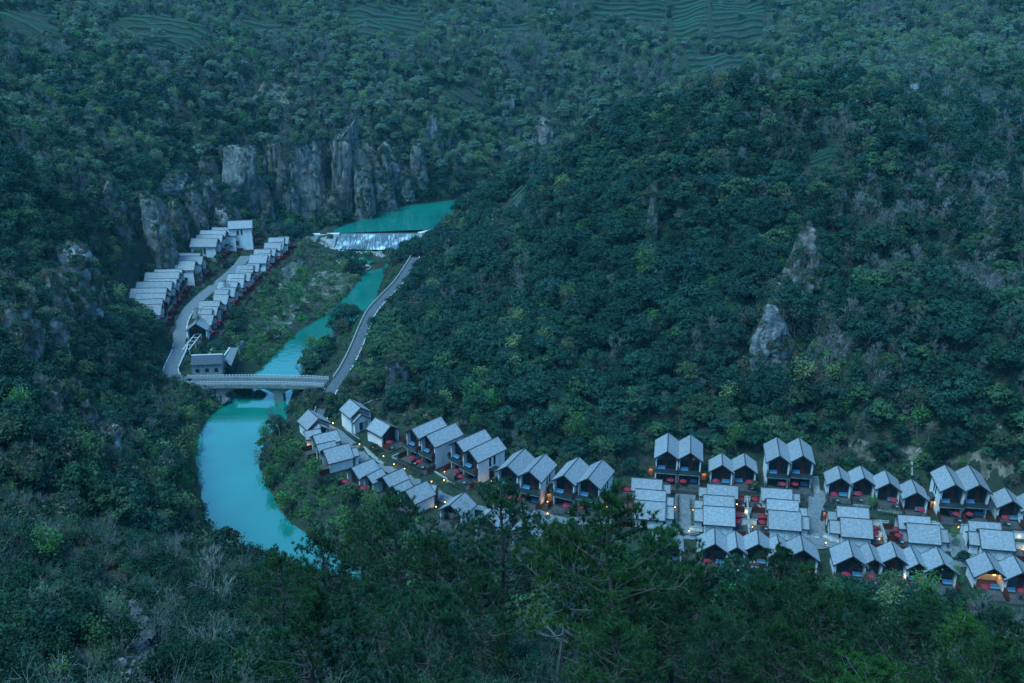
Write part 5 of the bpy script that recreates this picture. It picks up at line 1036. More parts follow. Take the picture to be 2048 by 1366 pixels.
def k_sparse(lm, n=420, ls=.42, bm='bark_grey'):
    def f(i):
        H_ = RNG.uniform(6,9); mb = MB(); tips = []; branches(mb, Vector((0,0,-.5)), Vector((0,0,1)), H_*.42, .15, 3, .62, .28, 2, (2,3), .68, tips); tr = mb.mesh('trunk', bm)
        ti = np.array([tuple(t[0]) for t in tips]); k = RNG.integers(0, len(ti), n); pts = ti[k]+RNG.normal(0,.62,(n,3)); V, F = leaves(pts, RNG.normal(size=(n,3))+[0,0,.6], ls*RNG.uniform(.6,1.4,n)); return tr, npmesh('crown', V, F, [lm])
    return f
def k_bare(bm, twig=1.0):
    def f(i):
        H_ = RNG.uniform(6,9.5); mb = MB(); mb2 = MB(); tips = []; branches(mb, Vector((0,0,-.5)), Vector((0,0,1)), H_*.45, .13, 2, .6, .32, 3, (2,3), .62, tips)
        for p, d in tips:
            for j in range(5): 
                o = Vector(sph(1)[0]); dd = (d+o*.75+Vector((0,0,.3))).normalized(); q = p+dd*random.uniform(.7,1.4); mb2.bar(p, q, .028*twig, 3, .01)
                for jj in range(2): o2 = Vector(sph(1)[0]); q2 = p.lerp(q, random.uniform(.3,.8)); mb2.bar(q2, q2+(dd+o2*.8).normalized()*random.uniform(.4,.8), .02*twig, 3, .008)
        return mb.mesh('trunk', bm), mb2.mesh('crown', bm)
    return f
kind('evergreen', 5, k_dome('leaf_dark')); kind('broadleaf', 5, k_dome('leaf_teal')); kind('greenwood', 4, k_dome('leaf_mid')); kind('broadbig', 4, k_dome('leaf_teal', 3.6, 5.0, 40, 60)); kind('farwood', 4, k_dome('leaf_far_hazed')); kind('conifer', 4, k_cone('leaf_dark')); kind('palegreen', 4, k_sparse('leaf_pale', 900, .45)); kind('springleaf', 4, k_sparse('leaf_spring', 1000, .4)); kind('drywood', 3, k_sparse('leaf_dry', 260, .4)); kind('bare', 5, k_bare('bark_grey')); kind('barepale', 3, k_bare('bark_pale', 1.2))
def shrub(lm, R_=1.3, n=150, ls=.42):
    def f(i):
        d = sph(n); d[:,2] = np.abs(d[:,2]); pts = d*[R_,R_,R_*.85]*RNG.uniform(.6,1.05,(n,1)); pts += .25*np.sin(pts[:,[1,2,0]]*5); V, F = leaves(pts, d+RNG.normal(0,.5,(n,3)), ls*RNG.uniform(.6,1.4,n)); return None, npmesh('crown', V, F, [lm])
    return f
def twigs(bm):
    def f(i):
        mb = MB()
        for k in range(34):
            a = random.uniform(0,6.28); d = Vector((math.cos(a)*random.uniform(.1,.7), math.sin(a)*random.uniform(.1,.7), 1)).normalized(); L = random.uniform(1.0,2.2); q = d*L; mb.bar((0,0,-.1), q, .022, 3, .008); o = Vector(sph(1)[0]); mb.bar(q*.55, q*.55+(d+o*.6).normalized()*L*.4, .014, 3, .006)
        return None, mb.mesh('crown', bm)
    return f
kind('shrub', 4, shrub('leaf_dark')); kind('shrubmid', 4, shrub('leaf_mid')); kind('shrubspring', 3, shrub('leaf_spring', 1.4, 170)); kind('shrubdry', 3, shrub('leaf_dry', 1.2, 120, .36)); kind('reed', 3, shrub('leaf_straw', 1.1, 110, .4)); kind('brush', 4, twigs('bark_grey')); kind('brushpale', 3, twigs('bark_pale'))

def nshrub(lm, R_=.9, n=1500, ls=.13):
    def f(i):
        mb = MB(); st_ = []
        for k in range(14):
            a = random.uniform(0,6.28); d = Vector((math.cos(a)*random.uniform(.2,.9), math.sin(a)*random.uniform(.2,.9), 1)).normalized(); q = d*R_*random.uniform(.8,1.35); mb.bar((0,0,-.1), q, .012, 3, .004); st_.append(q)
        C_ = np.array([tuple(q) for q in st_]); k = RNG.integers(0, len(C_), n); t = RNG.uniform(.45,1.05,(n,1)); pts = C_[k]*t+RNG.normal(0,.17*R_,(n,3)); V, F = leaves(pts, RNG.normal(size=(n,3))+[0,0,.9], ls*RNG.uniform(.6,1.4,n), .55); return mb.mesh('trunk','bark_grey'), npmesh('crown', V, F, [lm])
    return f
def ntwig(bm):
    def f(i):
        mb = MB()
        for k in range(26):
            a = random.uniform(0,6.28); d = Vector((math.cos(a)*random.uniform(.1,.8), math.sin(a)*random.uniform(.1,.8), 1)).normalized(); p = Vector((random.gauss(0,.1), random.gauss(0,.1), -.1)); L = random.uniform(.8,1.7)
            for s_ in range(3):
                d = (d+Vector(sph(1)[0])*.28).normalized(); q = p+d*L/3; mb.bar(p, q, .013-.003*s_, 3, .010-.003*s_)
                for j in range(2): mb.bar(q, q+(d+Vector(sph(1)[0])*.9).normalized()*L*.22, .006, 3, .003)
                p = q
        return None, mb.mesh('crown', bm)
    return f
kind('nshrub', 4, nshrub('leaf_dark')); kind('nshrubmid', 3, nshrub('leaf_mid', .8, 1100, .11)); kind('nspring', 2, nshrub('leaf_spring', .8, 700, .1)); kind('ntwig', 4, ntwig('bark_grey')); kind('ndry', 2, nshrub('leaf_dry', .7, 420, .09))

# ================================================================ PLANTING
import bmesh
def join_meshes(name, ms):
    bm = bmesh.new(); mats = []
    for me in ms:
        if me is None: continue
        off = len(mats); mats += list(me.materials); n0 = len(bm.faces); bm.from_mesh(me); bm.faces.ensure_lookup_table()
        for f in bm.faces[n0:]: f.material_index += off
    out = bpy.data.meshes.new(name); bm.to_mesh(out); bm.free()
    for m in mats: out.materials.append(m)
    return out
SRC = bpy.data.collections.new('plant_sources'); SRCIDX = {}
n = 0
for k, vs in KINDS.items():
    SRCIDX[k] = []
    for v in vs:
        o = bpy.data.objects.new('src_%03d' % n, join_meshes('plant', v)); SRC.objects.link(o); SRCIDX[k].append(n); n += 1
def gn_scatter(name, label, pts, idx, rot, scl):
    me = bpy.data.meshes.new(name); me.vertices.add(len(pts)); me.vertices.foreach_set('co', np.asarray(pts, np.float32).ravel())
    for nm, ty, d in (('idx','INT',np.asarray(idx,np.int32)),('rot','FLOAT',np.asarray(rot,np.float32)),('scl','FLOAT',np.asarray(scl,np.float32))):
        a = me.attributes.new(nm, ty, 'POINT'); a.data.foreach_set('value', d)
    o = link(name, me); tag(o, label, kind='stuff'); g = bpy.data.node_groups.new(name, 'GeometryNodeTree')
    g.interface.new_socket('Geometry', in_out='INPUT', socket_type='NodeSocketGeometry'); g.interface.new_socket('Geometry', in_out='OUTPUT', socket_type='NodeSocketGeometry'); N = g.nodes; L = g.links
    gi, go = N.new('NodeGroupInput'), N.new('NodeGroupOutput'); ci = N.new('GeometryNodeCollectionInfo'); ci.inputs['Collection'].default_value = SRC; ci.inputs['Separate Children'].default_value = True; ci.inputs['Reset Children'].default_value = True
    ip = N.new('GeometryNodeInstanceOnPoints'); ip.inputs['Pick Instance'].default_value = True
    def attr(nm, ty): a = N.new('GeometryNodeInputNamedAttribute'); a.data_type = ty; a.inputs['Name'].default_value = nm; return [s for s in a.outputs if s.enabled and s.name == 'Attribute'][0]
    cx = N.new('ShaderNodeCombineXYZ'); L.new(attr('rot','FLOAT'), cx.inputs[2]); L.new(gi.outputs[0], ip.inputs['Points']); L.new(ci.outputs[0], ip.inputs['Instance']); L.new(attr('idx','INT'), ip.inputs['Instance Index']); L.new(cx.outputs[0], ip.inputs['Rotation']); L.new(attr('scl','FLOAT'), ip.inputs['Scale']); L.new(ip.outputs[0], go.inputs[0])
    md = o.modifiers.new('planting','NODES'); md.node_group = g; return o
def pxring(px): return [(p.x, p.y) for p in (hit(*q) for q in px)]
ZV_R = [P(*q, 6).xy for q in [(585,850),(640,825),(720,850),(790,885),(860,935),(960,960),(1060,985),(1240,990),(1300,970),(1420,975),(1540,975),(1650,990),(1790,1010),(1890,1020),(2070,1040),(2090,1230),(1900,1205),(1500,1160),(1350,1150),(1100,1090),(930,1070),(830,1045),(690,970),(640,945),(600,900)]]
ZV_IN = ZV_R
ZV_L = [P(*q, 7).xy for q in [(300,650),(330,600),(380,545),(430,520),(500,500),(575,495),(540,560),(480,640),(470,700),(470,752),(380,760),(335,755),(325,665)]]
ISLE = [P(*q, 2).xy for q in [(480,650),(540,560),(590,490),(640,500),(668,515),(690,545),(728,548),(705,590),(650,635),(580,672),(520,735),(470,752),(475,700)]]
PENI = [P(*q, 2).xy for q in [(600,905),(640,948),(690,975),(760,1010),(830,1045),(900,1075),(950,1100),(760,1110),(640,1075),(560,1000),(530,940),(545,890),(575,860)]]
BANKR = [P(*q, 3).xy for q in [(590,790),(640,735),(668,690),(700,640),(745,600),(765,545),(800,520),(815,540),(770,596),(735,640),(700,710),(668,765),(640,800),(600,850),(580,850)]]
BANKL = [P(*q, 2).xy for q in [(355,790),(440,810),(400,860),(380,920),(395,1000),(420,1080),(360,1060),(330,960),(330,860)]]
roadpts = [(np.array([p[:2] for p in pts]), hw) for pts, hw in ROADS.values()]
def blocked(X, Y, fd=2.5, rd=1.6, wd=.6):
    b = footdist(X, Y) < fd
    for pts, hw in roadpts: b |= seg_dist(X, Y, pts)[0] < hw+rd
    for poly in (RIVER, POOL, MINI):
        pp = [(p[0], p[1]) for p in poly]; b |= inside(X, Y, pp) | (seg_dist(X, Y, pp, True)[0] < wd)
    ap = [tuple(P(*q, 1).xy) for q in [(600,472),(890,455),(842,516),(740,528),(640,512)]]; b |= inside(X, Y, ap)
    return b
def seen(X, Y, Z, margin=3.0):
    ok = np.ones(len(X), bool)
    for f in np.linspace(.08, .97, 34): ok &= ground(X*f, Y*f) < CAMH+(Z-CAMH)*f+margin
    return ok
def grid(x0, x1, y0, y1, s):
    gx, gy = np.meshgrid(np.arange(x0, x1, s), np.arange(y0, y1, s)); gx = gx+RNG.uniform(-.48, .48, gx.shape)*s; gy = gy+RNG.uniform(-.48, .48, gy.shape)*s; return gx.ravel(), gy.ravel()
def ins(X, Y, ring): return inside(X, Y, [(p[0], p[1]) for p in ring])
# ---- hillside wood
def steep(X, Y): 
    gx = (ground(X+3, Y)-ground(X-3, Y))/6; gy = (ground(X, Y+3)-ground(X, Y-3))/6; return np.clip((1+gx*gx+gy*gy)**.9, 1, 3.2)
X, Y = grid(-380, 400, 128, 800, 2.7); k = RNG.random(len(X)) < np.where(Y < 480, .47, .38)*steep(X, Y); X, Y = X[k], Y[k]
Z = ground(X, Y); U, Vv, Tt = proj(X, Y, Z+4)
k = (U > -90) & (U < 2140) & (Vv > -120) & (Vv < 1330); X, Y, Z, U, Vv, Tt = [a[k] for a in (X, Y, Z, U, Vv, Tt)]
k = ~blocked(X, Y, 4.5, 4.5) & ~ins(X, Y, ISLE) & ~ins(X, Y, ZV_IN) & ~ins(X, Y, PENI) & ~ins(X, Y, BANKR)
for ring in FIELDPOLY: k &= ~((inside(X, Y, ring) | (seg_dist(X, Y, ring, True)[0] < 1.2)) & (RNG.random(len(X)) < .88))
sc_rings = [pxring(s_) for s_ in SCARS]
for ring in sc_rings: k &= ~(inside(X, Y, ring) & (RNG.random(len(X)) < .6))
for r0 in FIELDPOLY:                            # nothing tall right below a tea field
    pass
for (u0, u1, v0, v1, t, cx, cy, w_) in ROCKBOX:
    k &= ~(np.hypot(X-cx, Y-cy) < w_*.5); k &= ~((U > u0+.12*(u1-u0)) & (U < u1-.12*(u1-u0)) & (Vv > v0) & (Vv < v1-(-.06 if u0 > 1200 else .06 if u1 < 300 else .30)*(v1-v0)+4) & (Tt < t+2) & (Tt > t-(85 if u1 < 300 and v0 > 480 else 60 if u0 > 1200 else 26)))
k &= seen(X, Y, Z+8, 8.0); k &= ~((U > 312) & (U < 385) & (Vv > 640) & (Vv < 800)); k &= ~((U > 330) & (U < 475) & (Vv > 735) & (Vv < 830)); k &= ~((U > 375) & (U < 640) & (Vv > 920) & (Vv < 1125) & (Y < 238)); k &= ~((U > 815) & (U < 930) & (Vv > 385) & (Vv < 470) & (Y < 470)); k &= ~((U > 335) & (U < 425) & (Vv > 815) & (Vv < 1095)); k &= ~((U > 560) & (U < 680) & (Vv > 740) & (Vv < 820))
for fp in (FIELDS,):
    for f in fp:
        us = [p[0] for p in f[:-2]]; vs = [p[1] for p in f[:-2]]; tt = proj(*hit(sum(us)/len(us), sum(vs)/len(vs)))[2]; k &= ~((U > min(us)-4) & (U < max(us)+4) & (Vv > min(vs)) & (Vv < max(vs)+8) & (Tt < tt+10) & (Tt > tt-14) & (RNG.random(len(X)) < .93))
far_ = Y > 470; k &= ~(far_ & (RNG.random(len(X)) < .10))
X, Y, Z, U, Vv, Tt = [a[k] for a in (X, Y, Z, U, Vv, Tt)]
n1 = fbm(X/38, Y/38, s=31, o=3); n2 = fbm(X/22, Y/22, s=41, o=2)
ks = ['evergreen','broadleaf','greenwood','conifer','palegreen','springleaf','drywood','bare','barepale','broadbig','farwood']
W = np.zeros((len(X), 11))
def setw(m, w_, big=0.0, fw=0.0): W[m] = list(w_)+[big, fw]
rh = (U > 800) & (Tt < 520) & (Y < 470) & ~((U < 950) & (Vv < 380))
farz = ~rh & (Vv < 330); 
setw(np.ones(len(X), bool), [.40,.14,.18,.04,.03,.03,.04,.08,.0], .05)
setw(farz & (Y > 500), [.05,.02,.10,.02,.17,.02,.08,.26,.0], 0, .30); setw(farz & (Y <= 500), [.18,.06,.24,.03,.10,.03,.09,.19,.0], .02, .12)
setw(rh, [.27,.30,.09,.07,.02,.01,.02,.08,.01], .13); setw(rh & (Vv < 345), [.34,.14,.12,.22,.02,.0,.06,.08,.0]); setw(rh & (U > 1620) & (Vv > 345) & (Vv < 780), [.36,.22,.05,.05,.02,.0,.02,.12,.16]); setw(rh & (Vv > 790), [.30,.15,.30,.02,.02,.05,.08,.08,.0])
W[:,7] *= np.exp(2.2*n2); W[:,8] *= np.exp(2.2*n2); W[:,4] *= np.exp(1.5*n1); W[:,6] *= np.exp(-1.5*n1); W[:,1] *= np.exp(1.2*n1); W[:,2] *= np.exp(-.8*n2)
W /= W.sum(1, keepdims=True); cum = W.cumsum(1); ki = (RNG.random(len(X))[:,None] > cum).sum(1).clip(0, 10)
S = (.58+.75*RNG.beta(2, 2.6, len(X)))*1.0*np.where(rh, 1.0, .95)*np.where(Y > 500, .95, 1.0); S = S*np.where((ki >= 7), 1.05, 1.0)
S = S*np.clip(.55+.45*smooth(0, 12, footdist(X, Y)), .5, 1)
nam = {'broadbig':('broadleaf_tree','large blue-green domed tree'),'farwood':('haze_toned_tree','haze-toned greyish green round tree'),'evergreen':('evergreen_tree','dark evergreen tree'),'broadleaf':('broadleaf_tree','blue-green domed broadleaf tree'),'greenwood':('leafy_tree','olive green leafy tree'),'conifer':('conifer_tree','pointed dark conifer'),'palegreen':('pale_tree','pale yellow-green tree'),'springleaf':('leafing_tree','thin fresh green leafing tree'),'drywood':('brown_tree','brownish thin-leaved tree'),'bare':('bare_tree','leafless grey tree'),'barepale':('bare_tree','leafless pale-trunked tree')}
lim = dict(broadbig=90, farwood=60, evergreen=170, broadleaf=170, greenwood=110, conifer=60, palegreen=60, springleaf=40, drywood=40, bare=90, barepale=40)
def add_tree(kn, x, y, z, s, rz, label, group, name=None):
    vs = KINDS[kn]; t_, c_ = random.choice(vs); e = empty(name or nam[kn][0], (x, y, z), rz); e.scale = (s, s, s*random.uniform(.9,1.12)); tag(e, label, 'tree', group)
    if t_: link('trunk', t_, e)
    link('crown', c_, e); return e
solo = np.zeros(len(X), bool)
for j, kn in enumerate(ks):
    c = np.where((ki == j) & (U > 0) & (U < 2048) & (Vv > 0))[0]; c = c[np.argsort((Tt/S)[c])][:lim[kn]]; solo[c] = True
    for i in c:
        ud, vd = U[i], Vv[i]
        if rh[i]: where = ('high' if vd < 350 else 'midway' if vd < 620 else 'low')+' on the right-hand hill, '+('left end' if ud < 1050 else 'left part' if ud < 1300 else 'middle' if ud < 1550 else 'right part' if ud < 1800 else 'right end')
        elif ud < 900: where = ('high' if vd < 330 else 'midway' if vd < 600 else 'low')+' on the left slope, '+('picture edge' if ud < 130 else 'outer part' if ud < 260 else 'inner part' if ud < 420 else 'above the far village')
        else: where = 'on the far slope, '+('above the reservoir' if ud < 1200 else 'behind the right-hand hill')
        add_tree(kn, X[i], Y[i], Z[i]-.2, S[i], random.uniform(0, 6.28), nam[kn][1]+' '+where, nam[kn][1]+'s '+where)
r_ = ~solo; idx = [random.choice(SRCIDX[ks[q]]) for q in ki[r_]]
gn_scatter('forest', 'mixed wood covering the hillsides', np.c_[X, Y, Z-.2][r_], idx, RNG.uniform(0, 6.28, r_.sum()), S[r_])
NTREE = len(X)
# ---- undergrowth
def scatter_zone(name, label, X, Y, kw, smin, smax, keep=None):
    Z = ground(X, Y); kk = list(kw); p = np.array([kw[q] for q in kk]); p = p/p.sum(); c = RNG.choice(len(kk), len(X), p=p); idx = [random.choice(SRCIDX[kk[q]]) for q in c]
    gn_scatter(name, label, np.c_[X, Y, Z-.1], idx, RNG.uniform(0, 6.28, len(X)), RNG.uniform(smin, smax, len(X)))
X, Y = grid(-330, 330, 128, 620, 2.3); k = RNG.random(len(X)) < .75*steep(X, Y); X, Y = X[k], Y[k]; Z = ground(X, Y); U, Vv, Tt = proj(X, Y, Z+1); k = (U > -60) & (U < 2110) & (Vv > -60) & (Vv < 1330); X, Y, Z = X[k], Y[k], Z[k]
k = ~blocked(X, Y, 2.2, .9, .3) & ~ins(X, Y, ISLE) & ~ins(X, Y, ZV_IN) & ~ins(X, Y, PENI) & ~ins(X, Y, BANKR) & seen(X, Y, Z+2, 8.0)
for ring in FIELDPOLY: k &= ~inside(X, Y, ring)
for ring in sc_rings: k &= ~(inside(X, Y, ring) & (RNG.random(len(X)) < .45))
for (u0, u1, v0, v1, t, cx, cy, w_) in ROCKBOX: k &= ~(np.hypot(X-cx, Y-cy) < w_*.42)
X, Y = X[k], Y[k]; scatter_zone('undergrowth', 'shrubs and brush under the hillside trees', X, Y, dict(shrub=.42, shrubmid=.24, brush=.18, shrubdry=.13, shrubspring=.03), .7, 1.5)
LP = []
for o in ROCKOBJ:                               # plants rooted on ledges and in cracks of the rocks
    me = o.data; n_ = len(me.vertices); co = np.empty(n_*3); me.vertices.foreach_get('co', co); co = co.reshape(-1, 3); no = np.empty(n_*3); me.vertices.foreach_get('normal', no); no = no.reshape(-1, 3)
    c = np.where((no[:,2] > .45) & (RNG.random(n_) < .2))[0]; c = np.r_[c, np.where((np.abs(no[:,2]) < .4) & (RNG.random(n_) < .006))[0]]
    M = np.array(Matrix.Rotation(o.rotation_euler.z, 3, 'Z')); LP.append(co[c]@M.T+np.array(o.location))
LP = np.vstack(LP); kk = ['shrub','shrubmid','shrubdry','brush']; gn_scatter('ledge_plants', 'shrubs rooted on ledges of the rocks', LP-[0,0,.15], [random.choice(SRCIDX[random.choice(kk)]) for _ in LP], RNG.uniform(0, 6.28, len(LP)), RNG.uniform(.35, 1.1, len(LP)))
# ---- river flats and banks
def zone(name, label, ring, s, kw, smin, smax, dens=1.0, fd=1.0):
    xs = [p[0] for p in ring]; ys = [p[1] for p in ring]; X, Y = grid(min(xs), max(xs), min(ys), max(ys), s); k = ins(X, Y, ring) & ~blocked(X, Y, fd, .5, -.1) & (RNG.random(len(X)) < dens); scatter_zone(name, label, X[k], Y[k], kw, smin, smax)
zone('island_scrub', 'green and straw scrub on the river flat below the far village', ISLE, 1.5, dict(shrubdry=.14, reed=.12, brushpale=.14, shrubspring=.3, shrubmid=.24, brush=.06), .3, 1.5, .5)
REED = [P(*q, 2).xy for q in [(640,548),(690,545),(728,550),(706,590),(655,625),(615,610)]]
zone('reeds', 'straw-coloured reeds on the river flat', REED, .9, dict(brushpale=.15, reed=.85), .3, .7)
zone('peninsula_scrub', 'fresh green thicket on the river bend below the villas', PENI, 1.7, dict(shrubspring=.32, shrubmid=.34, brush=.26, shrub=.08), .6, 1.25)
zone('pool_bank_scrub', 'light green thicket on the left bank of the pool', BANKL, 1.8, dict(shrubspring=.4, shrubmid=.35, brush=.25), .5, 1.2)
zone('bank_scrub', 'scrub between river and valley road', BANKR, 1.8, dict(shrubmid=.34, shrubspring=.2, shrub=.22, brush=.14, shrubdry=.10), .3, .75)
edge = [Vector((p[0], p[1])) for p in RIVER[:16]]; ep = resample([Vector((p.x, p.y, 0)) for p in edge], 2.0); X = np.array([p.x+random.gauss(0,1.2) for p in ep]); Y = np.array([p.y+random.gauss(0,1.2) for p in ep]); k = ~inside(X, Y, [(p[0],p[1]) for p in RIVER]) & ~blocked(X, Y, 1, 1, -1); scatter_zone('bank_bushes', 'low green bushes lining the far river bank', X[k], Y[k], dict(shrubspring=.7, shrubmid=.3), .5, 1.2)
zone('village_planting', 'low planting between the villas', ZV_R, 2.4, dict(shrub=.3, shrubmid=.3, shrubspring=.15, brush=.25), .18, .42, .55, 1.4)
zone('lane_planting', 'low planting along the far village lane', ZV_L, 2.4, dict(shrub=.35, shrubmid=.3, brush=.2, shrubdry=.15), .2, .55, .6, 1.0)
# ---- single trees that stand out
SPEC = [('springleaf',532,905,8,'feathery green tree on the right shore of the pool'),('springleaf',540,968,8,'feathery green tree further down the right shore'),('springleaf',578,1022,8,'feathery green tree at the river bend'),('palegreen',385,858,8,'pale green tree just below the bridge on left bank'),('palegreen',378,1040,8,'pale green tree at the lower end of left pool bank'),('springleaf',560,640,7,'thin green tree on the flat below the riverside pairs'),('springleaf',612,592,8,'leafing tree in the middle of the river flat'),('bare',575,580,8,'leafless tree in the middle of the river flat'),('springleaf',640,610,6,'leafing tree near the water on the river flat'),('greenwood',545,680,5,'bushy tree on the flat near the bridge'),('springleaf',660,575,5,'leafing tree at the reed patch'),('springleaf',505,715,7,'leafing tree beside the pavilion'),('palegreen',355,940,10,'yellow-green tree low on the left pool bank'),('springleaf',350,870,9,'green tree on the left pool bank near the bridge'),('bare',603,756,7,'bare dark-branched tree leaning over the river right of the bridge'),('springleaf',632,728,9,'yellow-green leafing tree on the right river bank'),('springleaf',650,715,8,'second leafing tree on the right river bank'),('greenwood',618,722,6,'bushy green tree at the water right of the bridge'),('palegreen',372,905,9,'bright yellow-green tree overhanging the pool at left'),('springleaf',392,930,9,'thin green tree overhanging the pool at left'),('bare',405,880,8,'leafless tree reaching over the pool from the left bank'),('springleaf',370,985,8,'leafing tree on the lower left bank of the pool'),('bare',402,1010,9,'leafless tree on the lower left bank of the pool'),
 ('bare',402,672,11,'large leafless tree beside the corner house of far village'),('bare',456,602,9,'leafless tree among the riverside villas of far village'),('springleaf',588,622,12,'tall thin green tree on the river flat'),('springleaf',600,560,8,'thin green tree on the river flat nearer the weir'),('bare',640,540,6,'leafless tree on the river flat'),('greenwood',690,620,4,'low round tree on the flat at the water edge'),('bare',560,880,10,'leafless tree on the right shore of the pool'),('bare',540,925,9,'large leafless tree reflected in the pool'),('springleaf',585,935,9,'leafing tree on the river bend'),('springleaf',640,985,8,'leafing tree in the thicket below the roof cluster'),('greenwood',700,1010,6,'bushy tree in the thicket on the river bend'),('springleaf',740,1040,7,'leafing tree at the lower edge of the thicket'),
 ('evergreen',750,905,3.2,'small garden tree on the lane lawn'),('evergreen',960,985,3.4,'small round tree at the corner of the white terrace walls'),('evergreen',672,930,2.4,'clipped dark shrub tree beside the roof cluster end wall'),('greenwood',1505,985,3.5,'small tree in front of the low twin villa'),('bare',1607,1018,4.5,'slim leafless tree in the paved court by the steps'),('springleaf',1745,1022,4,'thin bamboo-like tree at the white terrace wall gap'),('springleaf',1905,1092,4,'thin green tree between fifth and rightmost middle blocks'),('bare',1440,1160,4,'leafless bush below the left five-gabled front villa'),('springleaf',925,1045,5,'leafing tree in front of the bent-roof villa'),('springleaf',1905,1170,5,'leafing tree between the front villas at right'),('evergreen',1925,1128,4,'dark small pine between the front villas at right'),('bare',660,640,5,'thin leafless shrub tree on the right bank'),('palegreen',430,300,9,'large pale tree on the ledge above the broad leaning slab')]
for kn, u_, v_, h_, lab in SPEC:
    g = hit(u_, v_, 140); hh = {'evergreen':7.5,'greenwood':7.5}.get(kn, 8.5); add_tree(kn, g.x, g.y, g.z-.2, h_/hh, random.uniform(0, 6.28), lab, None, {'bare':'bare_tree'}.get(kn))
# bamboo along the white walls
def bamboo(label, px, z, n, h=2.6):
    a, b = P(*px[0], z), P(*px[1], z); e = empty('bamboo_hedge', a); tag(e, label, 'bamboo', 'bamboo along the white walls'); mb = MB(); lv = []
    for i in range(n):
        p = a.lerp(b, (i+random.random())/n)-a+Vector((0, random.uniform(-.2,.2), 0)); q = p+Vector((random.gauss(0,.2), random.gauss(0,.15), h*random.uniform(.6,1.1))); mb.bar(p-Vector((0,0,.3)), q, .02, 3, .008)
        for j in range(9): lv.append(p.lerp(q, random.uniform(.35,1.0))+Vector((random.gauss(0,.14), random.gauss(0,.1), 0)))
    mb.build('stems','leaf_mid', e); lv = np.array([tuple(v) for v in lv]); Vq, Fq_ = leaves(lv, RNG.normal(size=lv.shape), RNG.uniform(.2,.4,len(lv)), .3); link('leaf_sprays', npmesh('leaf_sprays', Vq, Fq_, ['leaf_mid']), e)
for lab, px in (('bamboo in front of the end wall of second middle block',((1410,1072),(1466,1075))),('bamboo in front of the end wall of third middle block',((1540,1080),(1600,1086))),('bamboo in front of the end wall of fourth middle block',((1683,1095),(1745,1100))),('bamboo in front of the end wall of fifth middle block',((1818,1108),(1880,1112))),('bamboo in front of the end wall of rightmost middle block',((1965,1122),(2026,1125))),('bamboo before the long white terrace wall',((1660,1022),(1735,1027))),('bamboo before the short white terrace wall',((1757,1034),(1806,1038))),('bamboo below the leftmost lane terrace wall',((788,928),(848,955))),('bamboo below the right lane terrace wall corner',((897,972),(928,986))),('bamboo beside the walk left of the second middle block',((1381,1010),(1384,1060))),('bamboo beside the walk right of the leftmost middle block',((1356,1000),(1356,1050))),('bamboo before the orange passage terrace',((1105,1035),(1190,1040))),('bamboo before the first two-storey back villa',((1345,985),(1395,990)))): bamboo(lab, px, 5.9, 46)

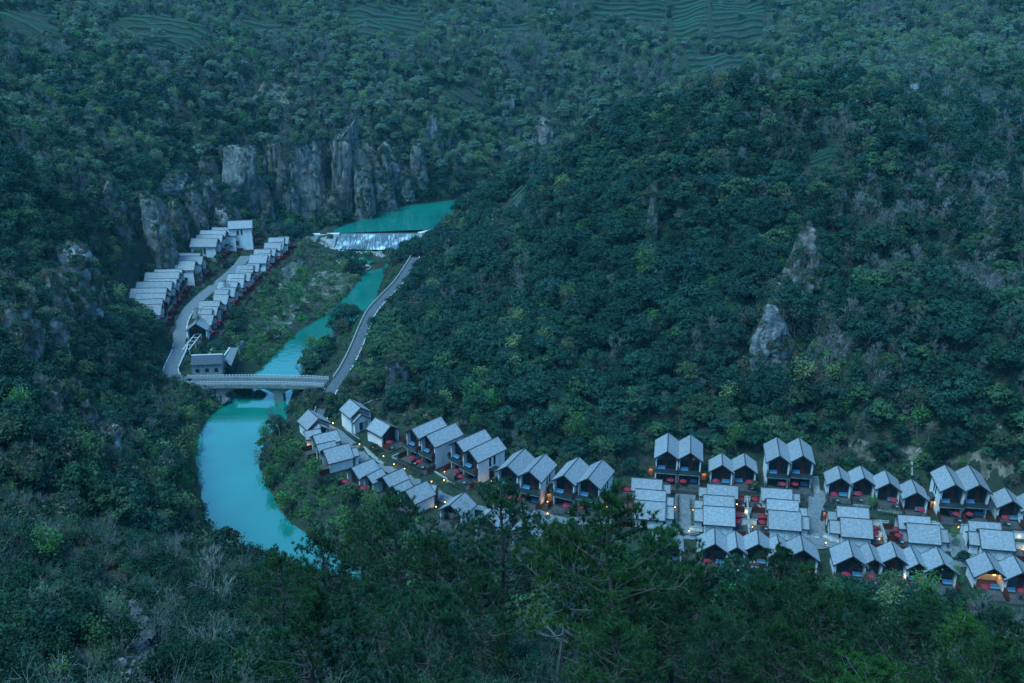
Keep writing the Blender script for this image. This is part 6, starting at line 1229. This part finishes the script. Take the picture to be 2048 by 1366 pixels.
# ================================================================ FOREGROUND PINES AND SLOPE
def pine_mesh(seed, H=14.0, nm='needle', sparse=1.0, spread=1.0, f0=.34):
    random.seed(seed); mb = MB(); tufts = []; p = Vector((0,0,-1.0)); pts = [p]; n = 8
    for k in range(n): p = p+Vector((random.gauss(0,.2), random.gauss(0,.2), (H+1)/n)); pts.append(p)
    def at(f): f = min(max(f, 0), .9999)*n; i = int(f); return pts[i].lerp(pts[i+1], f-i)
    for k in range(n): mb.bar(pts[k], pts[k+1], .24*(1-.86*k/n)+.02, 6, .24*(1-.86*(k+1)/n)+.02)
    for k in range(7):                           # dead snags below the crown
        a = random.uniform(0,6.28); q = at(random.uniform(.14, f0)); d = Vector((math.cos(a), math.sin(a), random.uniform(-.1,.35))); q2 = q+d*random.uniform(.8,2.2); mb.bar(q, q2, .04, 4, .015); mb.bar(q.lerp(q2,.6), q.lerp(q2,.6)+Vector((random.gauss(0,.4), random.gauss(0,.4), .5)), .02, 3, .006)
    f = f0
    while f < .985:
        nb = random.randint(3, 5); a0 = random.uniform(0, 6.28); g = (f-f0)/(1-f0); Lm = (5.0*(1-g**1.7)*(.62+.38*min(1, g*3))+.5)*spread
        for j in range(nb):
            if random.random() > sparse: continue
            a = a0+6.28*j/nb+random.gauss(0,.3); L = Lm*random.uniform(.55,1.1); d = Vector((math.cos(a), math.sin(a), .10+.5*g)).normalized(); q = at(f+random.uniform(-.02,.02)); seg = 5; r = .035+.05*(1-g)
            for s in range(seg):
                d2 = (d+Vector((random.gauss(0,.2), random.gauss(0,.2), .10))).normalized(); q2 = q+d2*L/seg; mb.bar(q, q2, r*(1-.17*s), 4, r*(1-.17*(s+1)))
                if s >= (2 if L > 2.5 else 1):
                    for t in range(3):
                        o = d2.orthogonal().normalized(); o.rotate(Matrix.Rotation(random.uniform(0,6.28), 3, d2)); o.z = o.z*.45+.2; l2 = min(1.5, L*.30)*random.uniform(.5,1.15); dd = (d2*.6+o).normalized(); w0 = q.lerp(q2, random.random()); w1 = w0+dd*l2; mb.bar(w0, w1, r*.35, 3, r*.2); tufts.append((w1, (dd*.6+Vector((0,0,.8))).normalized()))
                        if l2 > .6:
                            for e_ in range(2): wm = w0.lerp(w1, random.uniform(.45,.9)); o2 = Vector(sph(1)[0]); o2.z = abs(o2.z)*.6; wq = wm+(dd*.5+o2).normalized()*.35; mb.bar(wm, wq, r*.2, 3, r*.12); tufts.append((wq, (o2*.5+Vector((0,0,.8))).normalized()))
                q, d = q2, d2
            tufts.append((q, (d+Vector((0,0,.6))).normalized()))
        f += random.uniform(.042, .066)
    tufts.append((at(.999), Vector((0,0,1))))
    C_ = np.array([tuple(t[0]) for t in tufts]); D = np.array([tuple(t[1]) for t in tufts]); m = 34; Nn = len(C_)*m
    C_ = np.repeat(C_, m, 0); D = np.repeat(D, m, 0); v = sph(Nn)*.75+D*.75; v /= np.linalg.norm(v, axis=1, keepdims=True); L = RNG.uniform(.2,.36,(Nn,1)); side = np.cross(v, sph(Nn)); side /= np.linalg.norm(side, axis=1, keepdims=True)+1e-9; b = C_+D*RNG.uniform(-.14,.06,(Nn,1)); wd = .019
    V = np.stack([b-side*wd, b+side*wd, b+v*L], 1).reshape(-1, 3); F = np.arange(Nn*3).reshape(-1, 3)
    return mb.mesh('trunk', 'bark_grey' if nm == 'needle_light' else 'bark'), npmesh('crown', V, F, [nm])
PV = [pine_mesh(100+i) for i in range(5)]; PL = pine_mesh(200, nm='needle_light', sparse=.8, spread=1.15, f0=.42); PM_ = [pine_mesh(300+i, nm='needle_light') for i in range(2)]
random.seed(99)
PINES = [(1000,978,76,0),(790,1000,76,0),(1240,1010,78,0),(1120,1078,60,2),(640,1070,72,0),(715,1045,84,0),(880,1070,68,0),(560,1105,66,0),(1165,1060,84,0),(1330,1058,76,0),(1410,1140,74,0),(1545,1104,92,0),(1612,1132,88,0),(1480,1165,68,0),(1560,1170,72,0),(1690,1178,74,0),(1640,1200,64,0),(1760,1205,70,0),(1860,1198,76,0),(1930,1230,68,1),(2030,1235,70,0),(1820,1240,60,0),
 (600,1185,54,0),(750,1160,60,0),(850,1200,52,0),(960,1170,58,0),(1260,1150,60,1),(1350,1190,56,0),(1240,1240,46,0),(1450,1230,52,0),(1580,1260,48,0),(1700,1280,46,0),(1990,1290,50,0),(1300,1290,40,0),(1500,1310,40,0),(700,1260,44,0),(530,1245,48,0),(980,1280,40,0),(1790,1310,40,1),(1900,1320,40,0),(450,1225,54,0),(840,1310,38,0),
 (40,1130,42,0),(115,1200,36,0),(10,1230,32,0),(190,1300,36,0),(430,1310,40,0),(560,1340,36,0),(1640,1340,36,0),(2040,1345,38,0)]
for i, (u_, v_, Yd, kd) in enumerate(PINES):
    tp = PY(u_, v_, Yd); g = float(ground(tp.x, tp.y)); h_ = tp.z-g
    for Yc in sorted(range(30, 112, 2), key=lambda q: abs(q-Yd)):
        tp = PY(u_, v_, Yc); g = float(ground(tp.x, tp.y)); h_ = tp.z-g
        if 8.5 <= h_ <= 18.0: Yd = Yc; break
    else: continue
    if h_ < 3.0: continue
    t_, c_ = PL if kd == 2 else (random.choice(PM_) if kd == 1 else random.choice(PV)); s = h_/14.0; e = empty('pine_tree', (tp.x, tp.y, g), random.uniform(0, 6.28)); e.scale = (max(s, .68), max(s, .68), s)
    hx = 'far left' if u_ < 250 else 'left' if u_ < 600 else 'left of centre' if u_ < 850 else 'centre' if u_ < 1120 else 'right of centre' if u_ < 1400 else 'right' if u_ < 1720 else 'far right'; vx = 'top line' if v_ < 1130 else 'middle' if v_ < 1235 else 'bottom'
    lab = 'light green pine with pale bare lower branches in the foreground' if kd == 2 else '%s pine in the %s of the foreground wood, %s' % ('yellow-green' if kd == 1 else 'dark green', vx, hx)
    tag(e, lab, 'tree', None if kd == 2 else 'foreground pines'); link('trunk', t_, e); link('crown', c_, e)
mat('trail_soil', (0.03,0.028,0.026), (0.09,0.083,0.08), scale=3.0, rough=.95, bump=.8)
# shrubs, brush, and leafy mats on the near slope
X, Y = grid(-75, 110, 24, 132, 1.25); Z = ground(X, Y); U, Vv, Tt = proj(X, Y, Z+.5); k = (U > -120) & (U < 2200) & (Vv < 1500); trail = [(p.x, p.y) for p in (hit(u_, v_, 15) for u_, v_ in [(235,1180),(262,1230),(275,1280),(282,1340),(290,1400)])]
dT = seg_dist(X, Y, trail)[0]; k &= dT > .75; X, Y, U = X[k], Y[k], U[k]
lf = (U < 500)
scatter_zone('near_scrub', 'dark shrubs and brush covering the near slope', X[~lf], Y[~lf], dict(nshrub=.62, nshrubmid=.1, ntwig=.22, ndry=.06), .7, 1.5)
scatter_zone('near_left_scrub', 'mixed green shrubs and grey brush on the near left slope', X[lf], Y[lf], dict(nshrub=.56, nshrubmid=.12, ntwig=.24, nspring=.03, ndry=.05), .7, 1.5)
tz = spline([(*t, float(ground(*t))+.12) for t in trail], .35); tp_ = [np.array([p[0]+.25*math.sin(i*.7), p[1], float(ground(p[0], p[1]))+.05]) for i, p in enumerate(tz)]; strip('trail', tp_, [.45+.25*abs(math.sin(i*.31)*math.cos(i*.17)) for i in range(len(tp_))], 'trail_soil')
stones('trail_stones', 'grey stones on the trail at the lower left', [(200,1180),(280,1180),(330,1366),(210,1366)], 90, 0, .1, .2, 'pebble') if False else None
def near_stones():
    base = np.array([(1,0,0),(-1,0,0),(0,1,0),(0,-1,0),(0,0,1),(0,0,-1)], float); fc = np.array([(0,2,4),(2,1,4),(1,3,4),(3,0,4),(2,0,5),(1,2,5),(3,1,5),(0,3,5)]); V = []; F = []
    for i in range(620):
        t = random.choice(tz); x, y = t[0]+random.gauss(0,.6), t[1]+random.gauss(0,.6); s = abs(random.gauss(.05,.09))+.04; q = base*[s, s*random.uniform(.7,1.3), s*.6]+RNG.normal(0, s*.15, (6,3))+[x, y, float(ground(x, y))+.15]; V.append(q); F.append(fc+6*i)
    tag(link('trail_stones', npmesh('trail_stones', np.vstack(V), np.vstack(F), ['rock_grey'])), 'grey stones on the trail at lower left', kind='stuff')
near_stones()
for kn, u_, v_, h_, lab in [('barepale',432,1225,5.5,'pale leafless tree with crooked branches below the pool'),('bare',350,1130,4.5,'leafless grey tree on the near left slope'),('bare',215,1115,5,'leafless tree in the scrub at lower left'),('drywood',490,1120,4,'brownish thin tree beside the pale leafless tree'),('evergreen',455,1110,4.5,'dark round bush at the near end of the pool'),('evergreen',545,1120,4,'dark bush right of the round bush below the pool'),('barepale',780,1350,3.5,'pale bare shrub at the bottom under the pines'),('springleaf',95,1120,4,'yellow-green sapling at lower left'),('bare',1350,1340,4,'grey bare bush at the bottom right of the light pine')]:
    g = hit(u_, v_, 22); add_tree(kn, g.x, g.y, g.z-.2, h_/8.0, random.uniform(0, 6.28), lab, None, {'bare':'bare_tree','barepale':'bare_tree'}.get(kn))

# ================================================================ HAZE
hz = MB(); hz.box(-1900, 1900, -600, 2100, -12, 420); vm = bpy.data.materials.new('haze_air'); vm.use_nodes = True; vt = vm.node_tree; vt.nodes.clear(); vo = vt.nodes.new('ShaderNodeOutputMaterial'); pv = vt.nodes.new('ShaderNodeVolumePrincipled'); pv.inputs['Color'].default_value = (0.25, 0.8, 1.0, 1); pv.inputs['Density'].default_value = 0.000075; pv.inputs['Anisotropy'].default_value = 0.0; vt.links.new(pv.outputs[0], vo.inputs['Volume'])
MATS['haze_air'] = vm; ho = hz.build('haze', 'haze_air'); tag(ho, 'thin blue dusk haze filling the valley', kind='stuff')
